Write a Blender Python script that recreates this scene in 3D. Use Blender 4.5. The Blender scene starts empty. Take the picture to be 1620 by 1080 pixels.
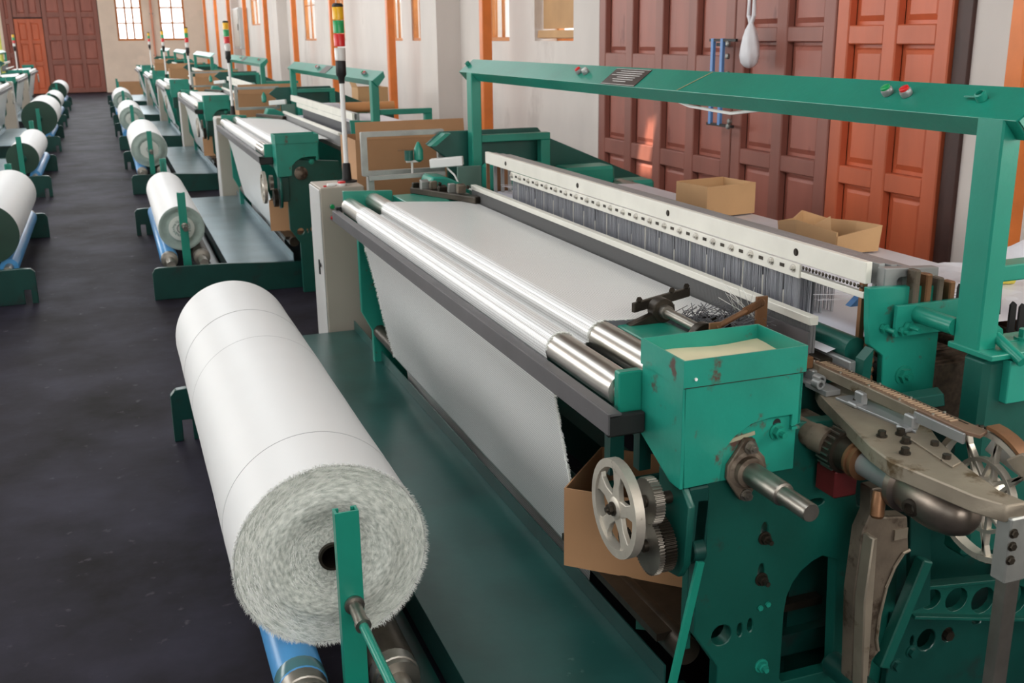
import bpy, bmesh, math, random
from mathutils import Vector, Matrix
random.seed(7)
S = bpy.context.scene
COL = S.collection
PI = math.pi

# ------------------------------------------------------------------ camera
cd = bpy.data.cameras.new('camera')
cam = bpy.data.objects.new('camera', cd)
COL.objects.link(cam)
CAMZ = 1.755
yaw, pit, rol = 0.35524684, 0.28316741, -0.01262932
d = Vector((math.sin(yaw)*math.cos(pit), math.cos(yaw)*math.cos(pit), -math.sin(pit)))
r = Vector((math.cos(yaw), -math.sin(yaw), 0)); u = r.cross(d)
r2 = math.cos(rol)*r + math.sin(rol)*u; u2 = -math.sin(rol)*r + math.cos(rol)*u
M = Matrix((r2, u2, -d)).transposed().to_4x4(); M.translation = (0, 0, CAMZ)
cam.matrix_world = M
cd.sensor_width = 36; cd.lens = 1665.93/1620*36; cd.clip_start = 0.05; cd.clip_end = 200
cd.dof.use_dof = True; cd.dof.focus_distance = 2.5; cd.dof.aperture_fstop = 9.0
S.camera = cam

# ------------------------------------------------------------------ world, lights, exposure
W = bpy.data.worlds.new('world'); S.world = W; W.use_nodes = True
bg = W.node_tree.nodes['Background']; bg.inputs[0].default_value = (0.95, 0.98, 1.0, 1); bg.inputs[1].default_value = 3.0
S.view_settings.view_transform = 'Standard'; S.view_settings.look = 'None'
S.view_settings.exposure = 0.0; S.view_settings.gamma = 1.0; S.view_settings.use_curve_mapping = False
def area(name, loc, rot, sx, sy, power, col):
    l = bpy.data.lights.new(name, 'AREA'); l.shape = 'RECTANGLE'; l.size = sx; l.size_y = sy; l.energy = power; l.color = col
    o = bpy.data.objects.new(name, l); o.location = loc; o.rotation_euler = rot; COL.objects.link(o); return o
area('roof_light_aisle', (-1.2, 15, 5.0), (0, 0, 0), 1.6, 42, 740, (0.95, 0.98, 1.0))
area('roof_light_machines', (2.2, 24, 5.0), (0, 0, 0), 1.0, 26, 230, (0.95, 0.98, 1.0))
area('daylight_left_windows', (-6.9, 20, 2.9), (0, -PI/2, 0), 2.2, 33, 1000, (1.0, 0.97, 0.93))
area('daylight_back_windows', (-1.0, 40.2, 3.8), (-PI/2, 0, 0), 6, 1.6, 260, (0.9, 0.96, 1.0))
area('fill_behind_camera', (0.4, -4.8, 3.0), (PI/2, 0, 0), 5.5, 1.8, 210, (1.0, 0.98, 0.95))  # added fill for the camera-facing sides; the front wall has no openings
area('daylight_near_doorway', (3.0, 0.7, 2.0), (0, PI/2, 0), 1.0, .9, 34, (1.0, 0.95, 0.88))

sl = bpy.data.lights.new('sun', 'SUN'); sl.energy = 9.0; sl.angle = math.radians(.6); sl.color = (1.0, .86, .68)
so = bpy.data.objects.new('sun', sl); COL.objects.link(so)
SUN_D = Vector((4.9, 1.2, -4.2)).normalized()
so.rotation_euler = SUN_D.to_track_quat('-Z', 'Y').to_euler()

# ------------------------------------------------------------------ materials
def lin(c):
    return tuple(((x/255)/12.92 if x/255 <= 0.04045 else ((x/255+0.055)/1.055)**2.4) for x in c)
def mat(name, rgb, rough=0.5, metal=0.0, var=0.0, vscale=6.0, bump=0.0, bscale=40.0, dirt=None, dirt_amt=0.5, dscale=9.0, spec=0.5, stretch=None):
    m = bpy.data.materials.new(name); m.use_nodes = True
    nt = m.node_tree; N = nt.nodes; L = nt.links
    b = N['Principled BSDF']
    c = lin(rgb) + (1,)
    b.inputs['Base Color'].default_value = c
    b.inputs['Roughness'].default_value = rough; b.inputs['Metallic'].default_value = metal
    b.inputs['Specular IOR Level'].default_value = spec
    tc = N.new('ShaderNodeTexCoord'); src = tc.outputs['Object']
    if stretch:
        mp = N.new('ShaderNodeMapping'); mp.inputs['Scale'].default_value = stretch; L.new(src, mp.inputs[0]); src = mp.outputs[0]
    col = None
    if var or dirt:
        n = N.new('ShaderNodeTexNoise'); n.inputs['Scale'].default_value = vscale; n.inputs['Detail'].default_value = 6; L.new(src, n.inputs['Vector'])
        rp = N.new('ShaderNodeValToRGB'); L.new(n.outputs['Fac'], rp.inputs[0])
        lo = tuple(max(0, x*(1-var)) for x in c[:3]) + (1,); hi = tuple(min(1, x*(1+var)) for x in c[:3]) + (1,)
        rp.color_ramp.elements[0].position = .3; rp.color_ramp.elements[1].position = .7
        rp.color_ramp.elements[0].color = lo; rp.color_ramp.elements[1].color = hi
        col = rp.outputs[0]
    if dirt:
        n2 = N.new('ShaderNodeTexNoise'); n2.inputs['Scale'].default_value = dscale; n2.inputs['Detail'].default_value = 8; n2.inputs['Roughness'].default_value = .65; L.new(src, n2.inputs['Vector'])
        r3 = N.new('ShaderNodeValToRGB'); L.new(n2.outputs['Fac'], r3.inputs[0])
        r3.color_ramp.elements[0].position = 1-dirt_amt; r3.color_ramp.elements[1].position = min(1, 1.06-dirt_amt+.02)
        mx = N.new('ShaderNodeMix'); mx.data_type = 'RGBA'
        L.new(r3.outputs[0], mx.inputs[0]); L.new(col, mx.inputs[6]); mx.inputs[7].default_value = lin(dirt) + (1,)
        col = mx.outputs[2]
    if col: L.new(col, b.inputs['Base Color'])
    if bump:
        n3 = N.new('ShaderNodeTexNoise'); n3.inputs['Scale'].default_value = bscale; n3.inputs['Detail'].default_value = 4; L.new(src, n3.inputs['Vector'])
        bp = N.new('ShaderNodeBump'); bp.inputs['Strength'].default_value = bump; bp.inputs['Distance'].default_value = .01
        L.new(n3.outputs['Fac'], bp.inputs['Height']); L.new(bp.outputs[0], b.inputs['Normal'])
    return m

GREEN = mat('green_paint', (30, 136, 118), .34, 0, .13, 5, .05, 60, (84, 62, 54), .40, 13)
SHADEDGREEN = mat('green_paint_shaded', (10, 78, 68), .4, 0, .15, 5, .06, 60, (40, 56, 50), .37, 10)  # same green paint, darkened to keep the low frame in shade; grime flecks
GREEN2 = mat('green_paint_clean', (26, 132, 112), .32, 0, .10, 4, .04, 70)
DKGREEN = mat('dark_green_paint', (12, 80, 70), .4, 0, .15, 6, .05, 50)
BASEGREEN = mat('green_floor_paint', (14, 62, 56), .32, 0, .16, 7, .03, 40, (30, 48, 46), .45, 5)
PLATE = mat('footboard_green', (30, 72, 68), .30, 0.0, .2, 5, .03, 30, (96, 120, 116), .33, 11)
PLATE_BARE = mat('footboard_metal', (120, 142, 150), .32, .7, .15, 4, .03, 30)
DISC = mat('flange_green', (26, 62, 48), .45, 0, .12, 5)
STEEL = mat('polished_steel', (206, 203, 196), .32, 1, .05, 8)
STEEL2 = mat('worn_steel', (150, 146, 138), .38, .95, .2, 14, .05, 60)
CAST = mat('cast_aluminium', (148, 138, 122), .5, .55, .22, 9, .12, 60, (96, 78, 54), .42, 8)
CASTGREY = mat('grey_casting', (112, 101, 88), .55, .45, .3, 12, .15, 50, (66, 54, 42), .47, 11)
GALV = mat('galvanised_steel', (150, 152, 148), .45, .6, .15, 12)
WHEELM = mat('aluminium_wheel', (196, 190, 178), .42, .6, .12, 20, .03, 60, (120, 108, 92), .36, 24)
DARKBAR = mat('dark_grey_bar', (92, 90, 92), .45, .3, .12, 6, .03, 40, (150, 150, 148), .3, 30)
BLACK = mat('black_rubber', (20, 20, 21), .55)
DKMETAL = mat('oily_dark_metal', (60, 54, 46), .42, .7, .3, 16, .06, 60)
RUST = mat('bronze_metal', (128, 92, 64), .45, .6, .2, 16)
ALU = mat('white_aluminium', (226, 224, 214), .38, .15, .05, 8)
ALUGREY = mat('grey_aluminium', (150, 152, 152), .4, .5, .08, 8)
WIRE = mat('heddle_wire', (160, 162, 168), .4, .25)
REEDW = mat('reed_wire', (112, 112, 112), .45, .2)
CARD = mat('cardboard', (176, 134, 96), .8, 0, .07, 4, .03, 90)
CARD2 = mat('cardboard_pale', (196, 156, 112), .8, 0, .09, 4, .03, 90)
CARDIN = mat('cardboard_inner', (146, 106, 74), .85, 0, .07, 4)
BLUE = mat('blue_film', (78, 150, 206), .28, 0, .06, 6)
CABINET = mat('beige_enamel', (172, 163, 150), .42, .1, .05, 3)
CABSIDE = mat('pale_enamel', (196, 196, 194), .4, .1, .05, 3)
WHITEP = mat('white_plastic', (232, 232, 230), .35)
RED = mat('red_plastic', (206, 32, 34), .3)
GRN = mat('green_plastic', (24, 150, 84), .3)
YEL = mat('amber_plastic', (232, 176, 24), .3)
CLEAR = mat('clear_grey_plastic', (206, 204, 200), .25)
PLAQUE = mat('brown_plaque', (74, 62, 56), .35, .4, .1, 20)
YTAPE = mat('yellow_tape', (222, 204, 84), .5)
REDDARK = mat('dark_red_paint', (92, 24, 26), .45, 0, .2, 12)
WOOD = mat('brown_wood', (142, 88, 76), .45, 0, .14, 5, .05, 40, (168, 134, 116), .33, 10, stretch=(1, 1, .25))
WOODP = mat('brown_wood_panel', (158, 94, 80), .42, 0, .14, 5, .04, 40, (116, 60, 50), .4, 8, stretch=(1, 1, .2))
WOODO = mat('orange_wood', (196, 100, 66), .42, 0, .14, 5, .05, 40, (150, 118, 92), .33, 9, stretch=(1, 1, .25))
WOODOP = mat('orange_wood_panel', (202, 102, 66), .4, 0, .15, 5, .04, 40, (172, 140, 112), .33, 7, stretch=(1, 1, .2))
WOODDK = mat('dark_frame_wood', (66, 40, 34), .5, 0, .2, 8)
ORANGE = mat('orange_paint', (222, 120, 48), .4, 0, .12, 6)
WINW = mat('window_wood', (196, 124, 62), .5, 0, .15, 8)
TICK = mat('worn_tape_tooth', (176, 150, 124), .5, .2, .15, 60)
OILY = mat('cream_grease', (222, 210, 176), .5, 0, .05, 20)
STRIPE = mat('dropper_steel', (122, 104, 90), .5, .4, .35, 60)
PIPEBRN = mat('kraft_tube', (182, 128, 78), .7)
CEIL = mat('brown_ceiling', (120, 100, 84), .8, 0, .1, 3)
BLUEP = mat('blue_paint', (100, 146, 204), .4)
POLEY = mat('yellow_green_paint', (206, 208, 96), .4)
BAG = mat('white_bag', (226, 226, 230), .4, 0, .05, 10, .25, 24)
FOAMW = mat('white_wrap', (224, 226, 234), .35, 0, .06, 14, .3, 30)

def wallmat():
    m = mat('concrete_wall', (217, 210, 204), .85, 0, .06, 2.2, .06, 30, (204, 196, 190), .42, 1.1, stretch=(1, 1, .5))
    return m
WALL = wallmat()
WALLB = mat('concrete_wall_back', (236, 216, 198), .85, 0, .08, 1.5, .06, 30, (244, 222, 204), .45, .8)

def floormat():
    m = bpy.data.materials.new('dark_floor'); m.use_nodes = True
    nt = m.node_tree; N = nt.nodes; L = nt.links; b = N['Principled BSDF']
    tc = N.new('ShaderNodeTexCoord')
    n = N.new('ShaderNodeTexNoise'); n.inputs['Scale'].default_value = 1.6; n.inputs['Detail'].default_value = 9; n.inputs['Roughness'].default_value = .62
    L.new(tc.outputs['Object'], n.inputs['Vector'])
    rp = N.new('ShaderNodeValToRGB'); L.new(n.outputs['Fac'], rp.inputs[0])
    e = rp.color_ramp.elements; e[0].position = .32; e[0].color = lin((23, 19, 20)) + (1,); e[1].position = .72; e[1].color = lin((48, 46, 59)) + (1,)
    n2 = N.new('ShaderNodeTexNoise'); n2.inputs['Scale'].default_value = 14; n2.inputs['Detail'].default_value = 8; L.new(tc.outputs['Object'], n2.inputs['Vector'])
    r2_ = N.new('ShaderNodeValToRGB'); L.new(n2.outputs['Fac'], r2_.inputs[0]); r2_.color_ramp.elements[0].position = .66; r2_.color_ramp.elements[1].position = .8
    mx = N.new('ShaderNodeMix'); mx.data_type = 'RGBA'; L.new(r2_.outputs[0], mx.inputs[0]); L.new(rp.outputs[0], mx.inputs[6]); mx.inputs[7].default_value = lin((88, 84, 90)) + (1,)
    L.new(mx.outputs[2], b.inputs['Base Color'])
    rr = N.new('ShaderNodeMapRange'); L.new(n.outputs['Fac'], rr.inputs[0]); rr.inputs[3].default_value = .7; rr.inputs[4].default_value = .52; b.inputs['Specular IOR Level'].default_value = .08; L.new(rr.outputs[0], b.inputs['Roughness'])
    bp = N.new('ShaderNodeBump'); bp.inputs['Strength'].default_value = .08; bp.inputs['Distance'].default_value = .01; L.new(n2.outputs['Fac'], bp.inputs['Height']); L.new(bp.outputs[0], b.inputs['Normal'])
    return m
FLOOR = floormat()

def clothmat(name, rgb, pitch_u, pitch_v, depth, line, rough=.75, sheer=0.0):
    """woven cloth: weave cells from the UV map (u along the length, v across), in metres"""
    m = bpy.data.materials.new(name); m.use_nodes = True
    nt = m.node_tree; N = nt.nodes; L = nt.links; b = N['Principled BSDF']
    uv = N.new('ShaderNodeUVMap'); sp = N.new('ShaderNodeSeparateXYZ'); L.new(uv.outputs[0], sp.inputs[0])
    def wave(sock, pitch):
        a = N.new('ShaderNodeMath'); a.operation = 'MULTIPLY'; L.new(sock, a.inputs[0]); a.inputs[1].default_value = 2*PI/pitch
        s = N.new('ShaderNodeMath'); s.operation = 'SINE'; L.new(a.outputs[0], s.inputs[0])
        q = N.new('ShaderNodeMath'); q.operation = 'MULTIPLY_ADD'; L.new(s.outputs[0], q.inputs[0]); q.inputs[1].default_value = .5; q.inputs[2].default_value = .5
        return q.outputs[0]
    wu, wv = wave(sp.outputs[0], pitch_u), wave(sp.outputs[1], pitch_v)
    pw = N.new('ShaderNodeMath'); pw.operation = 'POWER'; L.new(wu, pw.inputs[0]); pw.inputs[1].default_value = 5
    pv = N.new('ShaderNodeMath'); pv.operation = 'POWER'; L.new(wv, pv.inputs[0]); pv.inputs[1].default_value = 5
    mxm = N.new('ShaderNodeMath'); mxm.operation = 'MAXIMUM'; L.new(pw.outputs[0], mxm.inputs[0])
    hv = N.new('ShaderNodeMath'); hv.operation = 'MULTIPLY'; L.new(pv.outputs[0], hv.inputs[0]); hv.inputs[1].default_value = .5; L.new(hv.outputs[0], mxm.inputs[1])
    k = N.new('ShaderNodeMath'); k.operation = 'MULTIPLY'; L.new(mxm.outputs[0], k.inputs[0]); k.inputs[1].default_value = depth
    n = N.new('ShaderNodeTexNoise'); n.inputs['Scale'].default_value = 3; n.inputs['Detail'].default_value = 5; L.new(uv.outputs[0], n.inputs['Vector'])
    base = N.new('ShaderNodeValToRGB'); L.new(n.outputs['Fac'], base.inputs[0])
    base.color_ramp.elements[0].color = tuple(x*.93 for x in lin(rgb)) + (1,); base.color_ramp.elements[1].color = lin(rgb) + (1,)
    mx = N.new('ShaderNodeMix'); mx.data_type = 'RGBA'; L.new(k.outputs[0], mx.inputs[0]); L.new(base.outputs[0], mx.inputs[6]); mx.inputs[7].default_value = lin(line) + (1,)
    L.new(mx.outputs[2], b.inputs['Base Color']); b.inputs['Roughness'].default_value = rough; b.inputs['Metallic'].default_value = .15 if sheer else 0
    if sheer:
        # open weave: the gaps between the glass threads let some light straight through
        out = N['Material Output']; tr = N.new('ShaderNodeBsdfTransparent'); ms = N.new('ShaderNodeMixShader')
        q = N.new('ShaderNodeMath'); q.operation = 'MULTIPLY_ADD'; L.new(mxm.outputs[0], q.inputs[0]); q.inputs[1].default_value = .3; q.inputs[2].default_value = sheer-.08
        L.new(q.outputs[0], ms.inputs[0]); L.new(b.outputs[0], ms.inputs[1]); L.new(tr.outputs[0], ms.inputs[2]); L.new(ms.outputs[0], out.inputs[0])
    return m
CLOTH = clothmat('woven_glass_cloth', (246, 247, 246), .0085, .011, .34, (150, 150, 150), .34, .08)
ROLLM = clothmat('rolled_cloth', (230, 231, 230), .004, .004, .10, (200, 202, 204), .5)
WARPM = clothmat('warp_threads', (226, 226, 232), .5, .006, .8, (186, 188, 200), .5)
def endmat():
    """wound layers on the cut end of a roll"""
    m = bpy.data.materials.new('roll_end'); m.use_nodes = True
    nt = m.node_tree; N = nt.nodes; L = nt.links; b = N['Principled BSDF']
    uv = N.new('ShaderNodeUVMap')
    mp = N.new('ShaderNodeMapping'); mp.inputs['Scale'].default_value = (130, 7, 1); L.new(uv.outputs[0], mp.inputs[0])
    n = N.new('ShaderNodeTexNoise'); n.inputs['Scale'].default_value = 1; n.inputs['Detail'].default_value = 6; L.new(mp.outputs[0], n.inputs['Vector'])
    rp = N.new('ShaderNodeValToRGB'); L.new(n.outputs['Fac'], rp.inputs[0])
    rp.color_ramp.elements[0].position = .3; rp.color_ramp.elements[0].color = lin((160, 168, 160)) + (1,); rp.color_ramp.elements[1].position = .66; rp.color_ramp.elements[1].color = lin((232, 236, 228)) + (1,)
    L.new(rp.outputs[0], b.inputs['Base Color']); b.inputs['Roughness'].default_value = .6
    bp = N.new('ShaderNodeBump'); bp.inputs['Strength'].default_value = .5; bp.inputs['Distance'].default_value = .01; L.new(n.outputs['Fac'], bp.inputs['Height']); L.new(bp.outputs[0], b.inputs['Normal'])
    return m
ROLLEND = endmat()
FRINGE = mat('glass_fringe', (244, 246, 242), .4)
def glassmat():
    m = bpy.data.materials.new('window_glass'); m.use_nodes = True
    nt = m.node_tree; N = nt.nodes; L = nt.links; N.remove(N['Principled BSDF']); out = N['Material Output']
    t = N.new('ShaderNodeBsdfTransparent'); t.inputs[0].default_value = (.95, .97, .97, 1)
    g = N.new('ShaderNodeBsdfGlossy'); g.inputs['Roughness'].default_value = .05
    x = N.new('ShaderNodeMixShader'); x.inputs[0].default_value = .06; L.new(t.outputs[0], x.inputs[1]); L.new(g.outputs[0], x.inputs[2]); L.new(x.outputs[0], out.inputs[0])
    return m
GLASS = glassmat()

# ------------------------------------------------------------------ mesh helpers
class G:
    def __init__(s): s.b = bmesh.new(); s.uv = None
    def box(s, x0, x1, y0, y1, z0, z1):
        v = [s.b.verts.new(p) for p in ((x0,y0,z0),(x1,y0,z0),(x1,y1,z0),(x0,y1,z0),(x0,y0,z1),(x1,y0,z1),(x1,y1,z1),(x0,y1,z1))]
        for f in ((3,2,1,0),(4,5,6,7),(0,1,5,4),(1,2,6,5),(2,3,7,6),(3,0,4,7)): s.b.faces.new([v[i] for i in f])
        return s
    def obox(s, c, ax, ay, az):
        """oriented box: centre and three half-axis vectors"""
        c, ax, ay, az = Vector(c), Vector(ax), Vector(ay), Vector(az)
        v = [s.b.verts.new(c+i*ax+j*ay+k*az) for k in (-1,1) for i,j in ((-1,-1),(1,-1),(1,1),(-1,1))]
        for f in ((3,2,1,0),(4,5,6,7),(0,1,5,4),(1,2,6,5),(2,3,7,6),(3,0,4,7)): s.b.faces.new([v[i] for i in f])
        return s
    def bar(s, p, q, w, h, up=(0,0,1)):
        p, q = Vector(p), Vector(q); a = (q-p)/2; t = a.normalized(); upv = Vector(up)
        if abs(t.dot(upv)) > .95: upv = Vector((1,0,0))
        sd = t.cross(upv).normalized(); n = sd.cross(t)
        return s.obox((p+q)/2, a, sd*w/2, n*h/2)
    def rings(s, rings, cap0=True, cap1=True, close=False):
        vs = [[s.b.verts.new(p) for p in rg] for rg in rings]
        n = len(vs[0]); m = len(vs)
        for i in range(m if close else m-1):
            a, b_ = vs[i], vs[(i+1) % m]
            for k in range(n):
                s.b.faces.new((a[k], a[(k+1) % n], b_[(k+1) % n], b_[k]))
        if not close:
            if cap0: s.b.faces.new(list(reversed(vs[0])))
            if cap1: s.b.faces.new(vs[-1])
        return s
    def lathe(s, prof, o, axis, n=20, cap0=True, cap1=True, ang0=0.0):
        """profile of (radius, distance along the axis) from o"""
        ax = Vector(axis).normalized(); t = Vector((0,0,1)) if abs(ax.z) < .9 else Vector((1,0,0))
        e1 = ax.cross(t).normalized(); e2 = ax.cross(e1); o = Vector(o)
        R = [[o+ax*h+(e1*math.cos(ang0+2*PI*k/n)+e2*math.sin(ang0+2*PI*k/n))*max(rr,1e-5) for k in range(n)] for rr, h in prof]
        return s.rings(R, cap0, cap1)
    def cyl(s, p, q, rad, n=16, rad2=None):
        p, q = Vector(p), Vector(q); L_ = (q-p).length
        return s.lathe([(rad,0),(rad if rad2 is None else rad2, L_)], p, q-p, n)
    def pipe(s, p, q, ro, ri, n=20):
        p, q = Vector(p), Vector(q); L_ = (q-p).length; ax = (q-p).normalized()
        t = Vector((0,0,1)) if abs(ax.z) < .9 else Vector((1,0,0)); e1 = ax.cross(t).normalized(); e2 = ax.cross(e1)
        R = [[p+ax*h+(e1*math.cos(2*PI*k/n)+e2*math.sin(2*PI*k/n))*rr for k in range(n)] for rr, h in ((ri,0),(ro,0),(ro,L_),(ri,L_))]
        return s.rings(R, close=True)
    def sweep(s, pts, rad, n=8):
        P = [Vector(p) for p in pts]; R = []; up = Vector((.3,.2,.93))
        for i, p in enumerate(P):
            t = (P[min(i+1, len(P)-1)] - P[max(i-1, 0)]).normalized()
            e1 = t.cross(up)
            e1 = e1.normalized() if e1.length > 1e-4 else Vector((1,0,0)); e2 = t.cross(e1)
            rr = rad[i] if isinstance(rad, (list, tuple)) else rad
            R.append([p+(e1*math.cos(2*PI*k/n)+e2*math.sin(2*PI*k/n))*rr for k in range(n)])
        return s.rings(R)
    def plate(s, poly, axis, a0, a1, holes=()):
        """flat plate: 2D outline (and holes) across the given axis, from a0 to a1"""
        def P(p, a):
            return (a,p[0],p[1]) if axis == 'x' else (p[0],a,p[1]) if axis == 'y' else (p[0],p[1],a)
        loops = [poly] + list(holes); allv = []; ed = []
        tb = bmesh.new(); idx = 0
        for lp in loops:
            vs = [tb.verts.new((p[0], p[1], 0)) for p in lp]
            for i in range(len(vs)): ed.append(tb.edges.new((vs[i], vs[(i+1) % len(vs)])))
        tb.verts.index_update()
        res = bmesh.ops.triangle_fill(tb, use_beauty=True, use_dissolve=False, edges=ed, normal=(0,0,1))
        tb.verts.index_update(); tb.verts.ensure_lookup_table()
        A = [s.b.verts.new(P(v.co, a0)) for v in tb.verts]; B_ = [s.b.verts.new(P(v.co, a1)) for v in tb.verts]
        for f in tb.faces:
            ii = [v.index for v in f.verts]
            s.b.faces.new([A[i] for i in ii]); s.b.faces.new([B_[i] for i in reversed(ii)])
        k = 0
        for lp in loops:
            n = len(lp)
            for i in range(n):
                a, b_ = k+i, k+(i+1) % n
                s.b.faces.new((A[a], A[b_], B_[b_], B_[a]))
            k += n
        tb.free(); return s
    def sheet(s, grid, uvs=None, thick=0):
        """grid of points -> quads, with UVs"""
        V = [[s.b.verts.new(p) for p in row] for row in grid]
        if uvs and not s.uv: s.uv = s.b.loops.layers.uv.new('UVMap')
        for i in range(len(V)-1):
            for j in range(len(V[0])-1):
                f = s.b.faces.new((V[i][j], V[i+1][j], V[i+1][j+1], V[i][j+1]))
                if uvs:
                    for lp, (a, b_) in zip(f.loops, ((i,j),(i+1,j),(i+1,j+1),(i,j+1))): lp[s.uv].uv = uvs[a][b_]
        return s
    def done(s, name, m, parent=None, bevel=0, smooth=True, ang=35, recalc=True):
        if recalc: bmesh.ops.recalc_face_normals(s.b, faces=s.b.faces)
        if bevel:
            es = [e for e in s.b.edges if len(e.link_faces) == 2 and e.calc_face_angle(0) > .7]
            bmesh.ops.bevel(s.b, geom=es, offset=bevel, offset_type='OFFSET', segments=1, profile=.5, affect='EDGES', clamp_overlap=True)
        me = bpy.data.meshes.new(name); s.b.to_mesh(me); s.b.free()
        for p in me.polygons: p.use_smooth = smooth
        if smooth: me.set_sharp_from_angle(angle=math.radians(ang))
        me.materials.append(m)
        o = bpy.data.objects.new(name, me); COL.objects.link(o)
        if parent is not None: o.parent = parent
        return o
def circ(cx, cy, rx, ry=None, n=20, a0=0):
    ry = ry or rx
    return [(cx+rx*math.cos(a0+2*PI*k/n), cy+ry*math.sin(a0+2*PI*k/n)) for k in range(n)]
def rrect(x0, x1, y0, y1, rr, n=4):
    out = []
    for cx, cy, a in ((x1-rr,y1-rr,0),(x0+rr,y1-rr,PI/2),(x0+rr,y0+rr,PI),(x1-rr,y0+rr,1.5*PI)):
        out += [(cx+rr*math.cos(a+PI/2*k/n), cy+rr*math.sin(a+PI/2*k/n)) for k in range(n+1)]
    return out
def tag(o, label=None, cat=None, group=None, kind=None):
    if label: o['label'] = label
    if cat: o['category'] = cat
    if group: o['group'] = group
    if kind: o['kind'] = kind
    return o
def thing(name, label, cat, group=None, loc=(0,0,0), rz=0):
    o = bpy.data.objects.new(name, None); o.empty_display_size = .1; COL.objects.link(o)
    o.location = loc; o.rotation_euler = (0,0,rz)
    return tag(o, label, cat, group)
def far(o, lv):
    """how far down the row copies still carry this part: 1 next machine, 2 the two after, 3 all"""
    o['reach'] = lv; return o
def kids(o): return [c for c in COL.objects if c.parent is o]
def dup(root, label, loc, rz=0, reach=0, tree=None):
    c = root.copy(); COL.objects.link(c); c.location = loc; c.rotation_euler = (0,0,rz); c['label'] = label
    def go(src, dst, depth):
        for ch in tree[src.name]:
            if ch.get('reach', 0) < reach: continue
            k = ch.copy(); COL.objects.link(k); k.parent = dst
            go(ch, k, depth+1)
    go(root, c, 0); return c
def treeof(root):
    t = {}
    by = {}
    for o in COL.objects:
        if o.parent: by.setdefault(o.parent.name, []).append(o)
    def go(o):
        t[o.name] = by.get(o.name, [])
        for c in t[o.name]: go(c)
    go(root); return t
def structure(o): o['kind'] = 'structure'; return o

# ------------------------------------------------------------------ room shell
XW, YB, XL, YF, ZC = 3.5, 40.3, -7.2, -5.0, 5.2
structure(G().box(XL-.2, XW+.3, YF-.2, YB+.3, -.1, 0).done('floor', FLOOR))
hx, hy = 3.5-4.9*4.18/4.2, 6.66-1.2*4.18/4.2   # unseen roof hole, added and sized to throw one sun patch on the gate
structure(G().plate([(XL-.2,YF-.2),(XW+.3,YF-.2),(XW+.3,YB+.3),(XL-.2,YB+.3)], 'z', ZC, ZC+.02, [[(hx-.26,hy-.09),(hx+.2,hy-.09),(hx+.2,hy+.09),(hx-.26,hy+.09)]]).done('ceiling', CEIL))
structure(G().box(XL-.2, XW+.3, YF-.2, YF, 0, ZC).done('wall_front', WALL))
def wall_with(name, along, fixed0, fixed1, a0, a1, z1, holes, m):
    g = G()
    def bx(p, q, zl, zh):
        if q-p < 1e-4 or zh-zl < 1e-4: return
        if along == 'y': g.box(fixed0, fixed1, p, q, zl, zh)
        else: g.box(p, q, fixed0, fixed1, zl, zh)
    c = a0
    for p, q, zl, zh in sorted(holes):
        bx(c, p, 0, z1); bx(p, q, 0, zl); bx(p, q, zh, z1); c = q
    bx(c, a1, 0, z1)
    return structure(g.done(name, m))
WINR = [(7.95, 8.78, 1.70, 2.9), (9.40, 9.95, 1.70, 2.9), (12.25, 12.75, 1.70, 2.9), (13.2, 13.8, 1.70, 2.9), (16.6, 17.2, 1.70, 2.9), (19.0, 20.1, 1.70, 2.9), (26.0, 27.5, 2.05, 3.2), (31.5, 33.0, 1.8, 3.0)]
DOORR = (3.70, 7.47, 0, 2.75)
wall_with('wall_right', 'y', XW, XW+.28, YF, YB+.3, ZC, [DOORR] + WINR, WALL)
WINL = [(y, y+2.4, 1.2, 3.9) for y in range(-3, 38, 4)]
wall_with('wall_left', 'y', XL-.2, XL, YF, YB+.3, ZC, WINL, WALL)
WINB = [(.55, 1.42, 1.72, 3.4), (1.98, 2.84, 1.72, 3.4)]
wall_with('wall_back', 'x', YB, YB+.28, XL, XW+.28, ZC, [(-3.05, 0.0, 0, 3.6)] + WINB, WALLB)
structure(G().box(3.24, XW, 10.85, 11.45, 0, ZC).done('trim_1', WALL))
structure(G().box(3.30, XW, 22.0, 22.6, 0, ZC).done('trim_2', WALL))
structure(G().box(3.30, XW, 30.0, 30.6, 0, ZC).done('trim_3', WALL))

def window(n, along, f, p, q, zl, zh, cols, rows, depth, covered=False):
    """a wooden window set inside its opening: frame, glazing bars, panes"""
    o = structure(bpy.data.objects.new('window_%d' % n, None)); COL.objects.link(o)
    t = .035 if along == 'y' else .07; bw = .012 if along == 'y' else .03
    def bx(a, b_, c, d_, off0, off1, nm, m):
        g = G()
        if along == 'y': g.box(f+off0, f+off1, a, b_, c, d_)
        else: g.box(a, b_, f+off0, f+off1, c, d_)
        return g.done(nm, m, o, bevel=.004)
    for a, b_, c, d_ in ((p, p+t, zl, zh), (q-t, q, zl, zh), (p+t, q-t, zl, zl+t), (p+t, q-t, zh-t, zh)):
        bx(a, b_, c, d_, depth, depth+.06, 'frame', WINW)
    if covered: return o
    cw = (q-p-2*t)/cols; rh = (zh-zl-2*t)/rows
    for i in range(1, cols): bx(p+t+i*cw-bw, p+t+i*cw+bw, zl+t, zh-t, depth+.015, depth+.045, 'glazing_bar', WINW)
    for j in range(1, rows): bx(p+t, q-t, zl+t+j*rh-bw*.8, zl+t+j*rh+bw*.8, depth+.018, depth+.042, 'glazing_bar', WINW)
    for i in range(cols):
        for j in range(rows): bx(p+t+i*cw+.012, p+t+(i+1)*cw-.012, zl+t+j*rh+.01, zl+t+(j+1)*rh-.01, depth+.028, depth+.032, 'pane', GLASS)
    return o
wn = 1
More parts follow.
